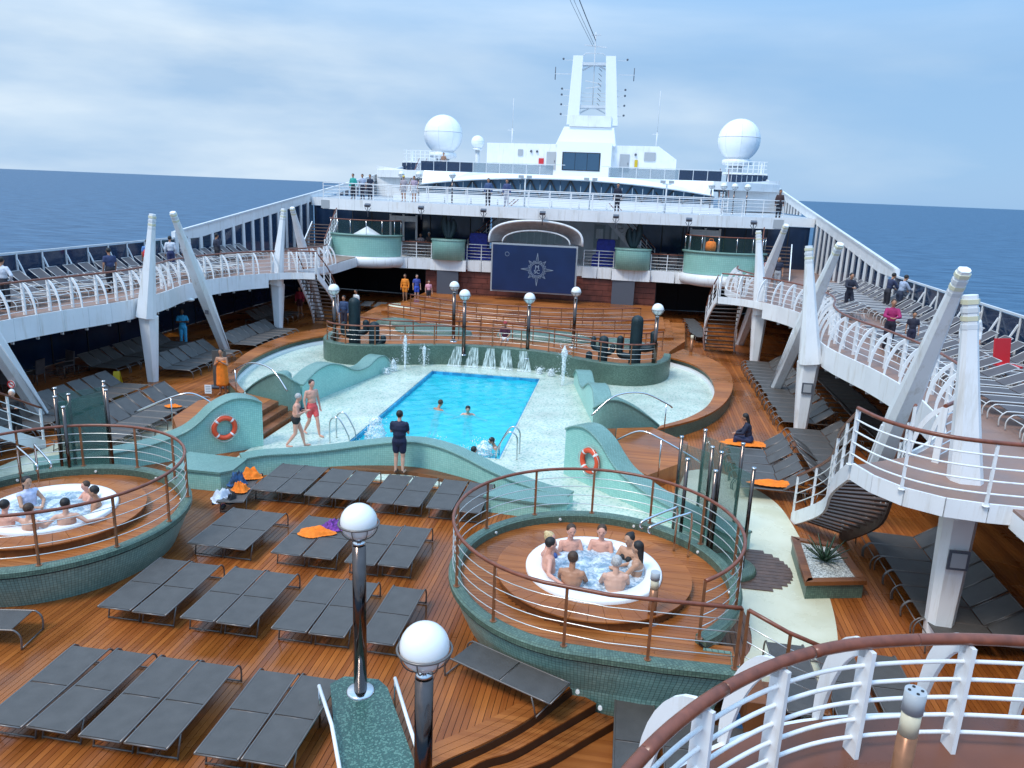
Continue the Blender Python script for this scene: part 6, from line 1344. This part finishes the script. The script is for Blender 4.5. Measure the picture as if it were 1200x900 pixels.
cloth_heap('orange towel bundled on the clothes covered sunbed','towel',-3.30,17.65,.42,.30,.22,.30,'orange',.4,5)
cloth_heap('smaller orange bundle hanging at the foot of the clothes covered sunbed','towel',-3.12,16.75,.42,.22,.20,.26,'orange',.1,6)
M['clblue']=mat('blue_shirt_cloth',(.008,.010,.016),.8,nscale=9,col2=(.03,.12,.30)); M['clwhite']=mat('white_cloth',(.62,.66,.74),.8,var=.12,nscale=10)
cloth_heap('black and blue bag or shirt on the clothes covered sunbed','clothes',-3.42,17.15,.42,.24,.24,.42,'clblue',.2,7,'clothes')
cloth_heap('white striped shirt hanging off the clothes covered sunbed','clothes',-3.42,16.40,.30,.28,.30,.30,'clwhite',.5,8,'clothes')
cloth_heap('black garment beside the white striped shirt','clothes',-3.12,16.35,.30,.14,.28,.26,'black',.2,9,'clothes')
for k,(x,y) in enumerate(((-3.85,16.75),(-3.50,16.55))):
    t=thing('sandal',('left' if k==0 else 'right')+' dark sandal lying on the teak deck by the clothes','sandal',(x,y,0),.3); MB().loft([[(-.05*w,yy,0),(.05*w,yy,0),(.05*w,yy,.025),(-.05*w,yy,.025)] for yy,w in ((-.13,.6),(-.06,.9),(.03,.8),(.11,1),(.14,.6))]).build('sole','black',t,local=True); MB().tube([(-.05,.05,.02),(-.02,.05,.07),(.02,.05,.07),(.05,.05,.02)],.014,6).build('strap','purple',t,local=True)
cloth_heap('large bright orange towel under the seated person','towel',10.15,24.25,.42,.80,.36,.08,'orange',.0,11)
cloth_heap('orange and yellow towels at the near end of the right sunbeds','towel',10.5,20.75,.42,.75,.26,.12,'orange',.0,12)
cloth_heap('orange towel draped on a sunbed under the far left deck','towel',-15.6,33.5,.5,.55,.4,.18,'orange',.3,13)
cloth_heap('orange and white towel with a black strap on the left pool side sunbeds','towel',-8.9,23.0,.40,.30,.16,.10,'orange',.1,14)
cloth_heap('blue towels on the dark sunbeds in the lower right corner','towel',11.6,8.6,-.1,.9,.5,.25,'bluecover',.1,15)
t=thing('wet_floor_sign','yellow folding wet floor sign under the left side deck','floor sign',(-13.1,26.0,0),.3)
for s in(-1,1): MB().loft([[(-.15,s*.16,0),(.15,s*.16,0),(.15,s*.18,0),(-.15,s*.18,0)],[(-.11,s*.01,.62),(.11,s*.01,.62),(.11,s*.03,.62),(-.11,s*.03,.62)]]).build('panel','yellow',t,local=True)
t=thing('paper_notice','white paper notice clipped to a sunbed by the ring bench','notice',(-8.45,24.5,.5),.2); MB().box((0,0,.16),(.24,.01,.32)).build('sheet','signw',t,local=True); 
for k in range(4): MB().box((0,-.007,.26-.06*k),(.17,.004,.012)).build('print_line','greypanel',t,local=True)
t=thing('folding_chair','red folding seat against the right outer windscreen','chair',(16.9,23.8,3.25),.4); MB().box((0,0,.75),(.55,.06,.75),T=Matrix.Rotation(-.15,3,'X')).build('backrest','red',t,local=True); MB().box((0,-.28,.38),(.55,.5,.05)).build('seat','red',t,local=True)
for a in(-.25,.25):
    for b_ in(-.48,-.05): MB().cyl((a,b_,0),(a,b_,.37),.014,n=6).build('leg','chrome',t,local=True)
t=thing('poolside_hatch','small square hatch post beside the right pool steps','post',(6.9,36.2,0)); MB().cyl((6.9,36.3,0),(6.9,36.3,.3),.05).build('post','white',t)
# fountains
def fountain(x,y,h,r,label,z=.05,seed=0):
    random.seed(seed+50); t=thing('water_jet',label,'water jet',(x,y,z)); n=12; rg_=[]
    k=14
    for i in range(k+1):
        s=i/k; w=(r*(.42+.58*s**2) if h>.8 and r<.2 else r*(.7+.5*sin(pi*min(1,s+.2))))*(1 if s<.8 else max(.12,1-((s-.8)/.2)**2))*(1+random.uniform(-.18,.18)); rg_.append([(x+w*cos(2*pi*j/n)*(1+random.uniform(-.25,.25)),y+w*sin(2*pi*j/n)*(1+random.uniform(-.25,.25)),z+h*s) for j in range(n)])
    MB().loft(rg_,sm=True).build('column','jet',t); m=MB()
    for q in range(110):
        a=random.uniform(0,2*pi); rr_=r*random.uniform(.9,2.2); zz=z+h*random.uniform(.1,1.08); m.sph((x+rr_*cos(a),y+rr_*sin(a),zz),random.uniform(.006,.020),5)
    o=m.build('droplets','jet',t,fix=False); o['kind']='stuff'
for k,(x,y,h,r,lb) in enumerate(((-3.50,32.2,1.55,.11,'tallest water jet left behind the pool'),(-2.85,33.0,.95,.12,'second tall water jet left behind the pool'),(-3.85,31.6,.55,.12,'short water jet at the left back corner of the pool'),(-3.95,31.0,.28,.10,'lowest water jet at the left back corner of the pool'),
    (2.40,33.2,.30,.11,'low water jet at the right back of the pool'),(2.95,32.9,.34,.12,'second low water jet at the right back of the pool'),(3.62,31.4,1.70,.15,'tall water jet at the right back of the pool'),
    (-1.55,22.5,.95,.26,'broad foaming jet inside the near left corner of the pool'),(.48,22.1,.50,.20,'broad foaming jet in the middle of the near pool edge'),(1.45,22.0,.32,.12,'small foaming jet between the bathers at the near pool edge'),(2.05,22.2,.55,.22,'broad foaming jet inside the near right corner of the pool'))):
    fountain(x,y,h,r,lb,z=.05 if y>30 else -.1,seed=k)

def deck_chair():
    r=thing('deck_chair','x','chair')
    MB().box((0,0,.44),(.50,.50,.05)).build('seat','sling2',r,local=True); MB().box((0,.24,.72),(.50,.05,.52),T=Matrix.Rotation(-.12,3,'X')).build('backrest','sling2',r,local=True)
    for a in(-.22,.22):
        for b_ in(-.21,.22): MB().cyl((a,b_,0),(a,b_,.43),.018,n=6).build('leg','frame',r,local=True)
        MB().bar((a*1.1,-.2,.62),(a*1.1,.22,.62),.04,.03).build('armrest','frame',r,local=True)
    return r
pc=deck_chair()
for sgn,side in ((-1,'left'),(1,'right')):
    for k in range(8):
        c=pc if (k==0 and sgn<0) else copy_tree(pc); x_=sgn*(7.5+.62*(k%4)); c.location=(x_,51.7+.0 if k<4 else 53.2,3.25); c.rotation_euler=(0,0,0 if k%2 else pi)
        tag(c,f'{ORD(k%4)} brown deck chair from the screen, {"front" if k<4 else "back"} row behind the {side} white railing','chair','brown chairs on the forward deck')
for k in range(6):
    c=copy_tree(pc); c.location=(-16.2+.1*(k%2),19.5+1.5*k,0); c.rotation_euler=(0,0,1.2*k); tag(c,f'{ORD(k)} dark chair from the near end by the left glazed wall','chair','chairs in the shade by the left glazed wall')
t=thing('orange_bag','orange bag standing inside the right balcony tub','bag',(10.9,50.5,4.72)); MB().lathe((10.9,50.3,4.72),[(.01,0),(.30,0),(.34,.25),(.30,.52),(.2,.58),(.01,.6)],14).build('body','orange',t); MB().tube([(10.75,50.3,5.28),(10.8,50.3,5.45),(11.0,50.3,5.45),(11.05,50.3,5.28)],.02,6).build('strap','orange',t)

t=thing('notice_board','tall grey notice board on the deck behind the person in the orange towel','notice board',(-9.4,27.0,0),.2); MB().box((0,0,.80),(.52,.05,1.4)).build('board','sling',t,local=True); MB().box((0,0,.06),(.8,.35,.05)).build('foot','greypanel',t,local=True)
for k,(x_,y_,z_) in enumerate(((5.80,10.98,.14),(6.18,10.88,-.03),(6.55,10.80,-.20))): tag(MB().cyl((x_,y_-.02,z_),(x_,y_-.08,z_+.01),.035,n=10).build('step_lamp','bulb'),f'{ORD(k)} small round lamp from the top, in the wall beside the curved steps','lamp')
tile_uv()
